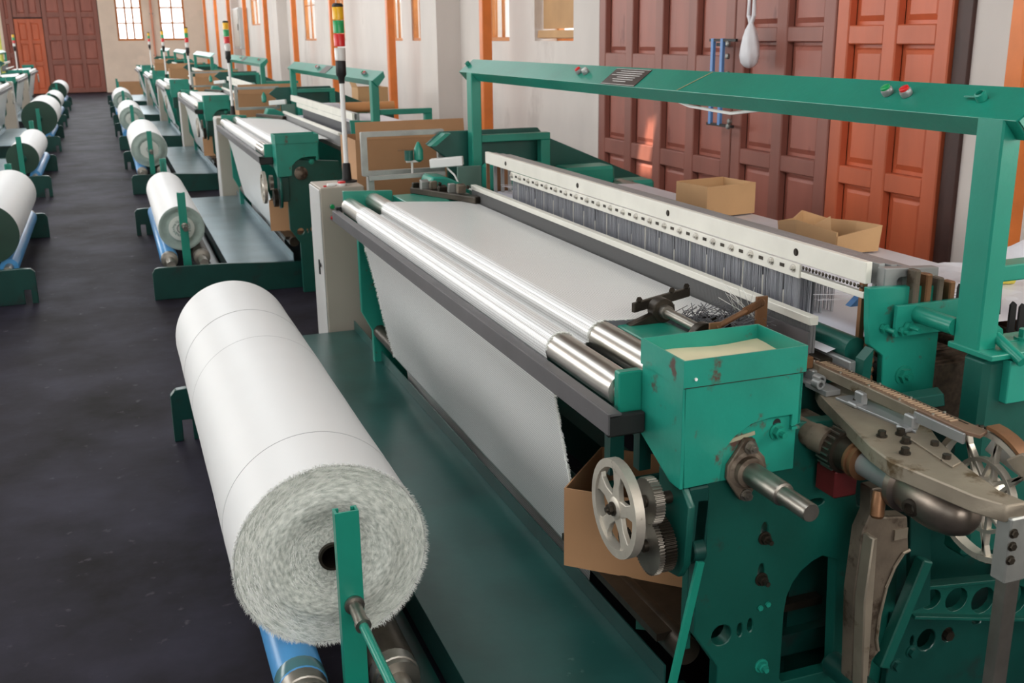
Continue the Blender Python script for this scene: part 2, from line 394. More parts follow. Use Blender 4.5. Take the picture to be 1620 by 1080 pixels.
for k, (p, q, zl, zh) in enumerate(WINR):
    w = window(wn, 'y', XW, p, q, zl, zh, 2, 2, .21 if k == 0 else .015, covered=(k == 0)); wn += 1
    if k == 0:
        g = G().box(XW+.08, XW+.09, p+.01, q-.01, zl+.10, zh); g.obox((XW+.05, (p+q)/2, zl+.055), (.004,0,.03), (0,.39,0), (.03,0,-.004))
        tag(g.done('cardboard_sheet', CARD2), 'pale cardboard sheet blocking the window opening beside the wooden gate', 'cardboard')
for p, q, zl, zh in WINB:
    window(wn, 'x', YB, p, q, zl, zh, 3 if p < 1 else 2, 3, .1); wn += 1
for p, q, zl, zh in WINL:
    window(wn, 'y', XL-.2, p, q, zl, zh, 3, 3, .06); wn += 1

# ------------------------------------------------------------------ panelled gates
def leaf(n, place, w, h, cols, rails, mf, mp, st=.1, thick=.05, label=None):
    """a panelled leaf: stiles and rails proud, panels recessed with a raised field; local x along the width"""
    o = structure(bpy.data.objects.new('door_%d' % n, None)); COL.objects.link(o); o.matrix_world = place
    cw = (w-st)/cols
    for i in range(cols+1):
        G().box(i*cw, i*cw+st, -thick, 0, 0, h).done('stile', mf, o, bevel=.006)
    zs = [0] + [z for r_ in rails for z in r_] + [h]
    for (za, zb) in rails:
        for i in range(cols): G().box(i*cw+st, (i+1)*cw, -thick+.004, 0, za, zb).done('rail', mf, o, bevel=.005)
    for j in range(0, len(zs), 2):
        za, zb = zs[j], zs[j+1]
        if zb-za < .08: continue
        for i in range(cols):
            x0, x1 = i*cw+st, (i+1)*cw; e = .045
            g = G(); y0 = -.001; y1 = -.016
            R = [[(x0,y0,za),(x1,y0,za),(x1,y0,zb),(x0,y0,zb)],
                 [(x0+.018,y0,za+.018),(x1-.018,y0,za+.018),(x1-.018,y0,zb-.018),(x0+.018,y0,zb-.018)],
                 [(x0+e,y1,za+e),(x1-e,y1,za+e),(x1-e,y1,zb-e),(x0+e,y1,zb-e)]]
            g.rings(R, cap0=False, cap1=True)
            g.done('panel', mp, o, smooth=False)
    return o
def place_right(y): # local x runs towards the camera (-Y), local -y faces the room (-X)
    m = Matrix(((0, 1, 0, XW+.04), (-1, 0, 0, y), (0, 0, 1, 0.02), (0, 0, 0, 1))); return m
leaf(1, place_right(7.45), 1.87, 2.7, 4, [(0, .12), (.87, .98), (1.49, 1.60), (2.58, 2.7)], WOOD, WOODP, .105)
leaf(2, place_right(5.57), .93, 2.7, 2, [(0, .12), (.98, 1.07), (1.68, 1.76), (2.58, 2.7)], WOOD, WOODP, .10)
leaf(3, place_right(4.63), .80, 2.7, 2, [(0, .12), (.98, 1.07), (1.67, 1.76), (2.58, 2.7)], WOODO, WOODOP, .095)
structure(G().box(XW-.02, XW+.1, 3.70, 3.76, 0, 2.75).box(XW+.01, XW+.1, 3.76, 3.825, 0, 2.75).done('trim_4', WOODDK, bevel=.004))
structure(G().box(XW+.10, XW+.14, 3.70, 7.47, 0, 2.75).done('trim_5', WOODDK))
def place_back(x): return Matrix.Translation((x, YB+.06, .02))
leaf(4, place_back(-3.05), .35, 3.55, 1, [(0, .15), (1.2, 1.35), (2.3, 2.45), (3.4, 3.55)], WOOD, WOODP, .12)
leaf(5, place_back(-2.68), .88, 2.45, 2, [(0, .14), (.92, 1.05), (1.65, 1.75), (2.32, 2.45)], WOODO, WOODOP, .12)
leaf(6, place_back(-1.78), 1.76, 3.55, 3, [(0, .15), (.95, 1.1), (1.75, 1.9), (2.5, 2.65), (3.4, 3.55)], WOOD, WOODP, .13)
leaf(7, place_back(-2.68) @ Matrix.Translation((0,0,2.5)), .88, 1.05, 2, [(0, .12), (.92, 1.05)], WOOD, WOODP, .12)
structure(G().box(-3.05, 0, YB+.1, YB+.14, 0, 3.6).done('trim_6', WOODDK))

# orange roof columns along the right-hand wall
coly = [3.12, 9.2, 12.6, 16.0, 19.4, 22.9, 26.3, 29.7, 33.1, 36.6]
ordn = ['nearest', 'second', 'third', 'fourth', 'fifth', 'sixth', 'seventh', 'eighth', 'ninth', 'tenth']
for k, y in enumerate(coly):
    t = thing('steel_column', ('%s orange square steel column from the camera along the right wall' % ordn[k]) if k else 'nearest orange steel column, at the right edge of the picture behind the nearest loom', 'column', 'orange columns along the right wall', (3.2, y, 0))
    G().box(-.045, .045, -.045, .045, .012, ZC).done('shaft', ORANGE, t, bevel=.006)
    g = G().box(-.1, .1, -.1, .1, 0, .012)
    for sx in (-1, 1):
        for sy in (-1, 1): g.cyl((sx*.075, sy*.075, .012), (sx*.075, sy*.075, .03), .012, 6)
    g.done('base_plate', ORANGE, t)
t = thing('painted_pole', 'slim yellow-green pole at the far left in front of the red door', 'pole', None, (-2.62, 33, 0))
G().cyl((0,0,.01), (0,0,ZC), .05, 12).done('shaft', POLEY, t); G().box(-.12,.12,-.12,.12,0,.01).done('base_plate', POLEY, t)
t = thing('pipe', 'thin pink-orange pipe on the back wall between the two windows', 'pipe', None, (1.72, YB-.06, 0))
G().cyl((0,0,0), (0,0,ZC), .035, 10).done('tube', mat('pink_orange', (226, 150, 120), .5), t)
for z in (1.2, 2.6): G().box(-.06,.06,-.02,.06,z,z+.03).done('clip', GALV, t)
t = thing('electrical_cabinet', 'grey electrical box on the right wall beyond the third tower light', 'box', None, (3.495, 28.9, 1.5))
G().box(-.22, 0, -.7, .7, 0, 1.0).done('body', CABSIDE, t, bevel=.01); G().box(-.235, -.22, -.66, .66, .04, .96).done('door', CABINET, t, bevel=.004); G().box(-.25,-.235,-.6,-.57,.45,.6).done('handle', BLACK, t)

def rebase(root, base):
    """move a thing's Empty to its base point, its parts staying where they are"""
    b = Vector(base); root['base'] = base
    for c in COL.objects:
        if c.parent is root: c.location = c.location - b
    root.location = b
PITCH = 5.6
DRIFT_R = (0, 0, 0, -.06, -.10, -.13); DRIFT_L = (-.49, -.61, -.69, -.75, -.81)   # the rows are not quite straight
def right_loc(base, k): return (base[0]+DRIFT_R[k], base[1]+PITCH*k, base[2])
def left_loc(base, k): return (DRIFT_L[k]-base[0], 12.6+PITCH*k-base[1], base[2])
def hexbolt(g, p, axis, rr, h, washer=True, stud=0.0):
    p = Vector(p); a = Vector(axis).normalized()
    if washer: g.cyl(p, p+a*h*.25, rr*1.35, 14)
    g.cyl(p+a*h*.2, p+a*h, rr, 6)
    if stud: g.cyl(p+a*h, p+a*(h+stud), rr*.5, 8)
    return g
def gear(g, c, axis_len, ro, teeth, x0):
    pts = []
    for k in range(teeth):
        a = 2*PI*k/teeth; w = 2*PI/teeth
        for f, rr in ((0, .93), (.28, 1.0), (.52, 1.0), (.78, .93)): pts.append((c[0]+ro*rr*math.cos(a+w*f), c[1]+ro*rr*math.sin(a+w*f)))
    return g.plate(pts, 'x', x0, x0+axis_len, [circ(c[0], c[1], .012, n=10)])

# ------------------------------------------------------------------ the weaving loom (built once, copied down the rows)
LB = (1.5, 3.4, 0)
loom = thing('weaving_loom', 'large green weaving loom nearest the camera, its rapier arm and gears at the lower right', 'loom', 'green weaving looms')
P = lambda g, n, m, lv=0, **k: far(g.done(n, m, loom, **k), lv)
# near side frame, with its arch, round holes and bolt slots
fr = [(1.10,.90),(1.10,.46),(1.165,.36),(1.165,0),(1.66,0),(1.66,.62),(1.52,.70),(1.47,.92),(1.10,.95)]
arch = [(1.338,.285),(1.345,.274),(1.48,.274),(1.488,.29),(1.475,.57)] + [(1.455+.115*math.cos(a), .475+.115*math.sin(a)) for a in (1.75,2.0,2.3,2.6,2.9)] + [(1.338,.46)]
slots = [circ(1.172,.44,.026,.026,16), circ(1.220,.443,.007,.018,10), circ(1.247,.449,.007,.018,10), circ(1.271,.682,.009,.022,10), circ(1.269,.580,.009,.022,10), circ(1.403,.728,.024,.010,12)]
sf = P(G().plate(fr, 'y', 1.815, 1.85, [arch]+slots), 'side_frame', SHADEDGREEN, 3, bevel=.002)
for (x, z) in ((1.271,.665),(1.269,.563)):
    far(hexbolt(G(), (x,1.815,z), (0,-1,0), .012, .014, True, .016).done('bolt', DKMETAL, loom), 0)
far(hexbolt(G(), (1.283,1.815,.335), (0,-1,0), .013, .013, True, .012).done('bolt', GREEN, loom), 0)
far(hexbolt(G(), (1.27,1.815,.49), (0,-1,0), .007, .006, False).done('bolt', GREEN, loom), 0)
far(hexbolt(G(), (1.29,1.815,.495), (0,-1,0), .007, .006, False).done('bolt', GREEN, loom), 0)
# pieces seen through the arch and behind
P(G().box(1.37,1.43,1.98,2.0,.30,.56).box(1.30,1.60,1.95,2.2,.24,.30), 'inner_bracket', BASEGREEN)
P(G().box(1.10,1.112,1.85,1.875,.40,.85), 'frame_lip', SHADEDGREEN)
# far side frame
P(G().plate([(1.05,1.04),(1.05,.46),(1.10,.36),(1.10,0),(2.6,0),(2.6,.85),(1.75,.98),(1.2,1.0)], 'y', 4.93, 4.97), 'side_frame', GREEN, 3, bevel=.003)
P(G().plate([(.985,1.06),(.985,.95),(1.05,.90),(1.22,.90),(1.22,1.05),(1.10,1.055)], 'y', 4.90, 4.93), 'roller_bracket', GREEN2, 2, bevel=.002)
P(G().box(1.22,1.42,4.62,4.9,.985,1.03), 'temple_table', GREEN2, 1, bevel=.003)
P(G().cyl((1.3,1.85,.33),(1.3,4.93,.33),.03,12), 'cross_tube', DKGREEN, 1)
P(G().box(1.34,1.42,1.85,4.93,.62,.74), 'cross_beam', DKGREEN, 1)
P(G().box(1.60,1.68,1.85,4.93,.12,.26), 'cross_beam', DKGREEN, 1)
# gear-box cover with the open tray on top
cov = [(1.038,1.058),(1.328,1.058),(1.328,.94),(1.306,.934),(1.306,.962),(1.25,.962),(1.205,.955),(1.165,.933),(1.140,.905),(1.133,.835),(1.046,.832)]
P(G().plate(cov, 'y', 1.79, 1.80), 'gear_cover', GREEN, 3, bevel=.0015)
P(G().plate([(1.79,1.058),(1.97,1.058),(1.97,.895),(1.86,.845),(1.835,.832),(1.79,.832)], 'x', 1.036, 1.044), 'gear_cover_side', GREEN, 2, bevel=.001)
P(G().plate([(1.79,1.058),(1.97,1.058),(1.97,.94),(1.79,.94)], 'x', 1.320, 1.328), 'gear_cover_side', GREEN, 1, bevel=.001)
P(G().box(1.044,1.32,1.96,1.97,.90,1.058), 'gear_cover_back', GREEN, 1)
tr = P(G().box(1.034,1.332,1.786,1.975,1.058,1.066), 'tray', GREEN, 3)
g = G()
for b in ((1.034,1.332,1.786,1.790,1.066,1.116),(1.034,1.332,1.971,1.975,1.066,1.116),(1.034,1.038,1.790,1.971,1.066,1.116),(1.328,1.332,1.790,1.971,1.066,1.116)): g.box(*b)
far(g.done('tray_rim', GREEN, tr), 3)
gg = [[(1.038+.29*i/8, 1.79+.181*j/5, 1.081+.003*math.sin(i*.9)*math.cos(j*1.3)) for j in range(6)] for i in range(9)]
far(G().sheet(gg).done('tray_paper', OILY, tr), 0)
far(G().cyl((1.062,1.786,1.075),(1.062,1.783,1.075),.0035,8).done('rivet', WHITEP, tr), 0)
P(G().obox((1.183,1.798,.925),(.036,0,.006),(0,.0012,0),(-.0008,0,.0042)), 'data_strip', mat('cream_label', (150,148,124), .5, 0, .1, 30))
P(G().plate([(1.136,.83),(1.140,.905)]+[(1.245+.108*math.cos(a), .86+.098*math.sin(a)) for a in (2.55,2.2,1.85,1.5)]+[(1.325,.957),(1.325,.83)], 'y', 1.799, 1.815), 'bearing_boss', GREEN, 0, bevel=.002)
far(hexbolt(G(), (1.275,1.799,.926), (0,-1,0), .0145, .018, True, .014).done('bolt', GREEN2, loom), 1)
P(G().cyl((1.274,1.7995,.945),(1.274,1.7985,.945),.010,12), 'slot', BLACK)
P(G().plate([(1.3065,.934),(1.3265,.934),(1.3265,.928),(1.3065,.928)], 'y', 1.789, 1.80), 'cover_tab', GREEN)
P(G().box(1.038,1.328,1.788,1.79,1.0555,1.0585), 'cover_seam', DKMETAL)
# drive shaft with flange bearing
fl = P(G().lathe([(.046,0),(.046,.010),(.034,.016),(.034,.030),(.027,.034)], (1.197,1.799,.852), (0,-1,0), 24), 'flange_bearing', CASTGREY, 1)
far(G().plate([(1.197+.05*math.cos(a), .852+.05*math.sin(a)) for a in (0,.5,1.0)]+[(1.214,.922),(1.190,.925)]+[(1.197+.05*math.cos(a), .852+.05*math.sin(a)) for a in (2.2,2.8,3.4,4.0)]+[(1.185,.783),(1.206,.780)]+[(1.197+.05*math.cos(a), .852+.05*math.sin(a)) for a in (5.2,5.8)], 'y', 1.787, 1.799).done('flange_plate', CASTGREY, fl, bevel=.002), 0)
far(hexbolt(G(), (1.202,1.787,.905), (0,-1,0), .0115, .016, True, .006).done('bolt', STEEL2, fl), 0)
far(hexbolt(G(), (1.197,1.787,.795), (0,-1,0), .0105, .014, True, .006).done('bolt', STEEL2, fl), 0)
P(G().lathe([(.0255,0),(.0255,.135),(.0245,.138),(.0195,.14),(.0195,.228),(.0182,.231)], (1.197,1.79,.852), (0,-1,0), 28), 'drive_shaft', STEEL2, 0)
# fabric rollers
R1, R2, RR = (1.011,.988), (1.126,1.006), .040
for (x, z), y0, y1 in ((R1, 2.005, 4.9), (R2, 1.97, 4.9)):
    ro = P(G().lathe([(RR*.7,-.012),(RR*.7,0),(RR*.985,.002),(RR*.985,.06),(RR,.062),(RR, y1-y0-.05),(RR*.985,y1-y0-.048),(RR*.985,y1-y0)], (x, y0, z), (0,1,0), 36), 'fabric_roller', STEEL, 2)
P(G().plate([(.982,1.042),(1.035,1.042),(1.05,1.036),(1.05,.925),(.99,.925),(.982,.94)], 'y', 1.975, 2.0), 'roller_bracket', GREEN2, 1, bevel=.003)
# dark front bar and its end bracket
P(G().box(.935,.940,1.93,4.95,.918,.966).box(.940,.968,1.93,4.95,.960,.966), 'front_bar', DARKBAR, 2, bevel=.0008)
P(G().box(.942,1.034,1.945,1.965,.905,.955), 'bar_bracket', BLACK, 1, bevel=.004)
P(G().box(.955,.985,4.95,4.975,.90,.98), 'bar_bracket', BLACK, 0)
P(G().box(.985,1.02,2.02,2.05,.78,.92).box(1.06,1.09,2.02,2.05,.78,.95), 'bar_support', BASEGREEN, 0)
P(G().cyl((1.135,1.9,.355),(1.135,4.93,.355),.034,20), 'guide_roller', DKMETAL, 1)
# spoked hand wheel, gears and their bracket
HX, HY, HZ, HR = .952, 1.913, .752, .112
g = G()
R = []
for k in range(36):
    a = 2*PI*k/36; c_, s_ = math.cos(a), math.sin(a)
    R.append([(HX-.010, HY+HR*c_, HZ+HR*s_), (HX+.012, HY+HR*c_, HZ+HR*s_), (HX+.012, HY+HR*.83*c_, HZ+HR*.83*s_), (HX-.010, HY+HR*.83*c_, HZ+HR*.83*s_)])
g.rings(R, close=True)
hw = P(g, 'hand_wheel', WHEELM, 2)
for k in range(5):
    a = PI/2 + .06 + 2*PI*k/5; c_, s_ = math.cos(a), math.sin(a)
    p0 = Vector((HX+.001, HY+.02*c_, HZ+.02*s_)); p1 = Vector((HX+.001, HY+HR*.86*c_, HZ+HR*.86*s_)); tt = Vector((0,-s_,c_))
    g = G(); V = []
    for q, w in ((p0,.020),(p0*.55+p1*.45,.013),(p0*.2+p1*.8,.019),(p1,.036)):
        V.append([q+tt*w+Vector((-.006,0,0)), q-tt*w+Vector((-.006,0,0)), q-tt*w+Vector((.006,0,0)), q+tt*w+Vector((.006,0,0))])
    far(g.rings(V).done('spoke', WHEELM, hw, bevel=.0015), 1)
far(G().lathe([(.026,0),(.026,.016),(.018,.02)], (HX+.01,HY,HZ), (-1,0,0), 20).done('hub', WHEELM, hw), 1)
far(hexbolt(G(), (HX-.011,HY,HZ), (-1,0,0), .012, .012, True, .006).done('hub_nut', DKMETAL, hw), 0)
far(gear(G(), (1.845,.792), .022, .052, 40, .985).done('gear', STEEL2, loom, smooth=False), 1)
far(gear(G(), (1.845,.686), .012, .066, 56, .990).done('gear', STEEL2, loom, smooth=False), 0)
far(gear(G(), (1.845,.686), .028, .063, 50, 1.005).done('gear', DKMETAL, loom, smooth=False), 1)
far(gear(G(), (1.925,.665), .012, .028, 18, .975).done('gear', DKMETAL, loom, smooth=False), 0)
P(G().cyl((.94,HY,HZ),(1.10,HY,HZ),.012,12).cyl((.98,1.845,.686),(1.10,1.845,.686),.014,12).cyl((.98,1.845,.792),(1.1,1.845,.792),.014,12), 'gear_shaft', DKMETAL)
P(G().plate([(1.90,.845),(1.80,.835),(1.765,.80),(1.775,.66),(1.80,.62),(1.87,.605),(1.90,.64)], 'x', 1.045, 1.062), 'gear_bracket', DKGREEN, 1, bevel=.003)
P(G().plate([(1.80,.835),(1.88,.835),(1.86,.70),(1.80,.66)], 'x', 1.062, 1.10).box(1.06,1.11,1.79,1.85,.66,.83), 'gear_housing', BASEGREEN, 2, bevel=.004)
P(G().bar((1.095,1.80,.80),(1.085,1.80,.65),.03,.02,(0,1,0)).cyl((1.07,1.80,.68),(1.10,1.80,.68),.028,16), 'clutch_lever', BASEGREEN, 0, bevel=.003)
# light flat brace at the foot of the frame
P(G().bar((1.075,1.76,.672),(1.0,1.76,.30),.018,.010,(0,1,0)), 'brace', GREEN2, 0, bevel=.001)
P(G().box(1.08,1.55,1.95,2.52,.366,.386), 'box_shelf', DKMETAL, 1)
P(G().bar((1.12,2.1,.32),(1.45,2.6,.22),.03,.03), 'lower_link', DKGREEN, 0)
P(G().cyl((1.10,2.3,.62),(1.42,2.3,.62),.010,8).cyl((1.10,2.3,.60),(1.10,2.3,.64),.016,8), 'lower_link', DKGREEN, 0)

# reed: white cap over fine steel dents
P(G().plate([(1.520,1.095),(1.546,1.095),(1.546,1.074),(1.523,1.074)], 'y', 2.04, 4.62), 'reed_cap', ALU, 2, bevel=.001)
P(G().box(1.534,1.540,2.04,4.62,1.0,1.074), 'reed_back', REEDW, 1)
g = G(); y = 2.042
while y < 4.62:
    g.box(1.526,1.534,y,y+.0016,1.003,1.075); y += .0042
o = P(g, 'reed_dent', REEDW, 0, smooth=False); o['kind'] = 'stuff'
P(G().box(1.52,1.56,1.99,4.65,.97,1.004), 'reed_base', DKMETAL, 1, bevel=.002)
P(G().box(1.512,1.518,2.03,2.33,.965,1.060), 'sley_end', DARKBAR, 0)
P(G().cyl((1.60,1.965,1.026),(1.60,2.20,1.026),.030,20), 'sley_tube', DKGREEN, 0)
P(G().box(1.556,1.575,1.925,2.10,.978,1.012), 'sley_rail', ALUGREY, 0, bevel=.003)
g = G(); 
for k in range(5): g.lathe([(.008,0),(.011,.004),(.011,.010),(.006,.014)], (1.625, 1.945, .96+.022*k), (-.4,-1,0), 10)
P(g.box(1.618,1.63,1.948,1.958,.94,1.07), 'chain_guide', RUST, 0)
# heald frames hanging in a row, the first with screws, slots and heddles
def heald(k, x, z):
    hf = far(G().plate([(x-.009,z),(x+.009,z),(x+.009,z-.052),(x-.009,z-.052)], 'y', 1.966, 4.675).done('heald_frame', ALU if k == 0 else ALUGREY, loom, bevel=.0015), 2 if k < 2 else 0)
    if k == 0:
        far(G().plate([(x-.013,z-.054),(x-.005,z-.054),(x-.005,z-.090),(x-.013,z-.090)], 'y', 2.216, 4.33).done('clamp_strip', ALU, hf, bevel=.001), 1)
        for i in range(22):
            y = 2.242+.0985*i
            far(hexbolt(G(), (x-.013,y,z-.068), (-1,0,0), .0085, .007, True, .004).done('screw', STEEL, hf), 0)
            if i < 21:
                far(G().obox((x-.0135,y+.049,z-.068),(.0012,0,0),(0,.0095,0),(0,0,.0045)).done('slot', DKMETAL, hf), 0)
        for y in (2.24,2.92,3.62,4.40): far(G().lathe([(.010,0),(.010,.001),(.007,.0012),(.007,.003)], (x-.009,y,z-.026), (-1,0,0), 14).done('hole', DKMETAL, hf), 0)
        g = G()
        for y in [1.975+.0135*i for i in range(18)]: g.lathe([(.004,0),(.0055,.002),(.002,.004)], (x-.008,y,z-.060), (-1,0,0), 6)
        o = far(g.done('hook_row', DKMETAL, hf), 0); o['kind'] = 'stuff'
        far(G().box(x-.010,x+.004,1.966,2.214,z-.087,z-.072).done('hook_rail', ALU, hf, bevel=.001), 0)
    g = G(); y = 2.222
    zl = 1.050 if k == 0 else .99
    i = 0
    while y < 4.33:
        ph = ((y-2.193) % .0985)
        if .004 < ph < .0945 or k:
            w = random.uniform(.0014,.0024); dz = random.uniform(-.008,.008)
            g.box(x-.004+random.uniform(-.002,.002), x-.0025, y, y+w, zl+dz, z-.088)
        y += .0052
        i += 1
    o = far(g.done('heddle', WIRE, hf, smooth=False), 0); o['kind'] = 'stuff'
    if k == 0:
        g = G()
        for i in range(21): g.box(x-.005,x-.002,2.2905+.0985*i,2.2925+.0985*i,1.05,1.05+.05+.04*((i*7) % 3)/2)
        o = far(g.done('divider_wire', ALU, hf, smooth=False), 0); o['kind'] = 'stuff'
    far(G().box(x-.012,x+.012,1.985,4.66,.925,.965).done('lower_rail', ALUGREY, hf), 0)
    for y in (1.975, 4.66): far(G().box(x-.007,x+.007,y,y+.012,.935,z-.05).done('end_stay', ALUGREY if k else RUST, hf), 0)
for k in range(4): heald(k, 1.622+.036*k, 1.236-.006*k)
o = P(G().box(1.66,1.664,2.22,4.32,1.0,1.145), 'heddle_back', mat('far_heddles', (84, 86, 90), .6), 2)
P(G().plate([(1.642,1.225),(1.80,1.215),(1.80,1.12),(1.642,1.13)], 'y', 1.935, 1.962, [rrect(1.68,1.77,1.14,1.2,.01)]), 'frame_guide', ALUGREY, 0, bevel=.002)
for k in range(4): far(G().box(1.70+.035*k,1.718+.035*k,1.90,1.93,1.10,1.222-.012*k).done('guide_block', RUST if k % 2 else CASTGREY, loom, bevel=.003), 0)
for k in range(6): far(G().plate([(1.83+.03*k, z) for z in (1.08,1.165-.006*k)]+[(1.834+.03*k,1.175-.006*k),(1.846+.03*k,1.172-.006*k),(1.85+.03*k,1.08)], 'y', 1.93, 1.936).done('lifting_lever', BLACK, loom), 0)
for k in range(4): far(G().plate([(2.0+.03*k,1.04),(2.0+.03*k,1.11-.008*k),(2.008+.03*k,1.118-.008*k),(2.018+.03*k,1.11-.008*k),(2.02+.03*k,1.04)], 'y', 1.90, 1.906).done('lifting_lever', BLACK, loom), 0)
P(G().plate([(1.66,1.10),(1.70,1.135),(1.705,1.10)], 'y', 2.07, 2.09), 'blue_clip', BLUEP, 0)
# overhead beam on two posts
bm_ = [(1.700,1.577),(1.780,1.638),(1.784,1.632),(1.708,1.574),(1.742,1.540),(1.738,1.535)]
beam = P(G().plate(bm_, 'y', 1.66, 5.317), 'overhead_beam', GREEN2, 3, bevel=.0012)
far(G().plate([(1.704,1.577),(1.780,1.634),(1.790,1.60),(1.742,1.539)], 'y', 1.655, 1.66).done('beam_end_cap', GREEN2, beam), 1)
nrm = Vector((-.061,0,.080)).normalized(); tx = Vector((.080,0,.061)).normalized()
def onbeam(s_, y): return Vector((1.700,y,1.577))+tx*s_+nrm*.0008
for y, m in ((3.892,RED),(3.83,CLEAR),(2.095,GRN),(2.03,RED)):
    p = onbeam(.053, y)
    bt = far(G().lathe([(.013,0),(.014,.004),(.014,.013),(.012,.016)], p, nrm, 18).done('push_button', ALUGREY, beam), 1)
    bt2 = far(G().lathe([(.0115,.016),(.0115,.021),(.010,.022)], p, nrm, 16).done('button_cap', m, beam), 1)
pq = onbeam(.045, 3.48)
far(G().obox(pq+nrm*.001, tx*.044, Vector((0,.135,0)), nrm*.001).done('name_plate', PLAQUE, beam), 1)
g = G()
for i, w in enumerate((.09,.10,.11,.07,.08,.05)): g.obox(pq+nrm*.0024+tx*(.030-.011*i)+Vector((0,.01*((i*7) % 3-1),0)), tx*.0017, Vector((0,w,0)), nrm*.0003)
far(g.done('plate_print', CLEAR, beam), 0)
g = G(); k = .001
for e in ((-.042,-.040,-.133,.133),(.040,.042,-.133,.133)): g.obox(pq+nrm*.0024+tx*(e[0]+e[1])/2, tx*k, Vector((0,.133,0)), nrm*.0003)
far(g.done('plate_border', CLEAR, beam), 0)
for y in (1.80, 5.285):
    p = onbeam(.055, y); far(G().lathe([(.012,0),(.012,.016),(.008,.018),(.008,.004)], p, nrm, 12).bar(p+nrm*.006, p+nrm*.006+Vector((0,.045,0)), .010, .003).done('hanger_hook', GREEN2, beam), 0)
far(G().sweep([(1.76,3.25,1.555),(1.75,3.05,1.528),(1.75,2.8,1.520),(1.755,2.55,1.552)], .005, 6).done('cable', WHITEP, beam), 0)
far(G().sweep([(1.765,2.62,1.553),(1.76,2.45,1.538),(1.76,2.2,1.536),(1.765,2.0,1.556)], .004, 6).done('cable', CLEAR, beam), 0)
g = G()
g.obox(onbeam(.05,3.0)+nrm*.0006, tx*.047+Vector((0,-.045,0)), Vector((0,.004,0)), nrm*.0004)
far(g.done('weld_seam', mat('tan_seam', (140,140,104), .6), beam), 0)
for y0, y1, z0 in ((1.69,1.765,1.075),(5.12,5.195,.95)):
    P(G().box(1.700,1.752,y0,y1,z0,1.58 if y0 < 2 else 1.578), 'beam_post', GREEN2, 3, bevel=.004)
    P(G().box(1.752,2.13,y0+.01,y1-.01,1.232,1.268), 'post_arm', GREEN2, 2, bevel=.003)
    P(G().box(2.078,2.13,y0+.01,y1-.01,.86,1.232), 'arm_leg', GREEN2, 2, bevel=.003)
# heald-motion bracket, tube and bolts next to the near post
P(G().plate([(1.585,1.188),(1.80,1.176),(1.80,.70),(1.66,.70),(1.64,1.02),(1.60,1.05),(1.592,1.10)], 'y', 1.915, 1.935), 'motion_bracket', GREEN, 1, bevel=.002)
P(G().plate([(1.555,.68),(1.585,.68),(1.60,1.045),(1.575,1.02)], 'y', 1.90, 1.93), 'bracket_rib', DKGREEN, 0)
P(G().box(1.645,1.83,1.885,1.897,1.072,1.146), 'clamp_plate', GREEN, 0, bevel=.001)
P(G().cyl((1.705,1.885,1.122),(1.705,1.765,1.122),.020,20), 'cross_tube', GREEN2, 0)
for x, z, y, l in ((1.632,1.09,1.915,.03),(1.66,1.087,1.885,.012),(1.675,1.097,1.885,.03),(1.775,1.105,1.885,.018),(1.655,1.128,1.885,.0)):
    if l: far(hexbolt(G(), (x,y,z), (0,-1,0), .011, .014, False, l).done('bolt', GREEN2, loom), 0)
P(hexbolt(G(), (1.705,1.915,.965), (0,-1,0), .018, .016, True, .012), 'bolt', GREEN2, 0)
P(G().cyl((1.757,1.72,1.120),(1.757,1.62,1.075),.012,12).cyl((1.757,1.72,1.120),(1.757,1.70,1.112),.02,6), 'adjust_stud', GREEN2, 0)
# column under the near post with capping plate
P(G().box(1.70,2.20,1.66,1.735,.60,1.075), 'end_column', DKGREEN, 2, bevel=.012)
P(G().box(1.695,2.22,1.645,1.775,1.075,1.088), 'cap_plate', GREEN2, 1, bevel=.002)
P(G().box(1.745,2.20,1.640,1.664,.975,1.072), 'column_band', GREEN, 0, bevel=.002)
g = G(); g.cyl((1.86,1.72,1.088),(1.86,1.72,1.094),.022,14).cyl((1.86,1.72,1.094),(1.86,1.72,1.112),.013,6).box(1.80,1.85,1.715,1.735,1.0885,1.09)
P(g, 'bolt', GREEN2, 0)
P(G().bar((1.50,1.88,.91),(1.70,1.78,.955),.05,.03).bar((1.50,1.885,.87),(1.70,1.785,.905),.02,.012), 'tie_bar', DKGREEN, 0, bevel=.002)
# pierced frame in the lower right corner
ov = [[(1.69,.478),(2.10,.428),(2.10,.30),(1.675,.40)], [circ(1.735,.430,.030,.026,14), circ(1.815,.412,.034,.032,14), circ(1.90,.392,.036,.036,14), circ(2.005,.37,.04,.04,14)]]
P(G().plate(ov[0], 'y', 1.78, 1.80, ov[1]).bar((1.685,1.772,.478),(2.10,1.772,.428),.02,.008,(0,0,1)).bar((1.675,1.772,.402),(2.10,1.772,.30),.02,.008,(0,0,1)), 'pierced_rail', DKGREEN, 0, bevel=.001)
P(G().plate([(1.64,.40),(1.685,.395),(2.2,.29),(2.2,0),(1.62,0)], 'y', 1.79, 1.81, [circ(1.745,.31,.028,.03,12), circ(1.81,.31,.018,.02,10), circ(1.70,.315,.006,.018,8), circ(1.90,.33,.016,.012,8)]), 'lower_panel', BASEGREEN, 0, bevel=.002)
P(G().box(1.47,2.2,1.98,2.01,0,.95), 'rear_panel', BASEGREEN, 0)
P(hexbolt(G(), (1.81,1.80,.31), (0,-1,0), .014, .02, True), 'bolt', DKMETAL, 0)
P(G().bar((1.625,1.70,.60),(1.53,1.70,.345),.03,.03,(0,1,0)), 'stay_bar', DKGREEN, 0, bevel=.003)
P(G().bar((1.60,1.735,.95),(1.655,1.735,.45),.06,.015,(0,1,0)), 'stay_bar', BASEGREEN, 0, bevel=.002)
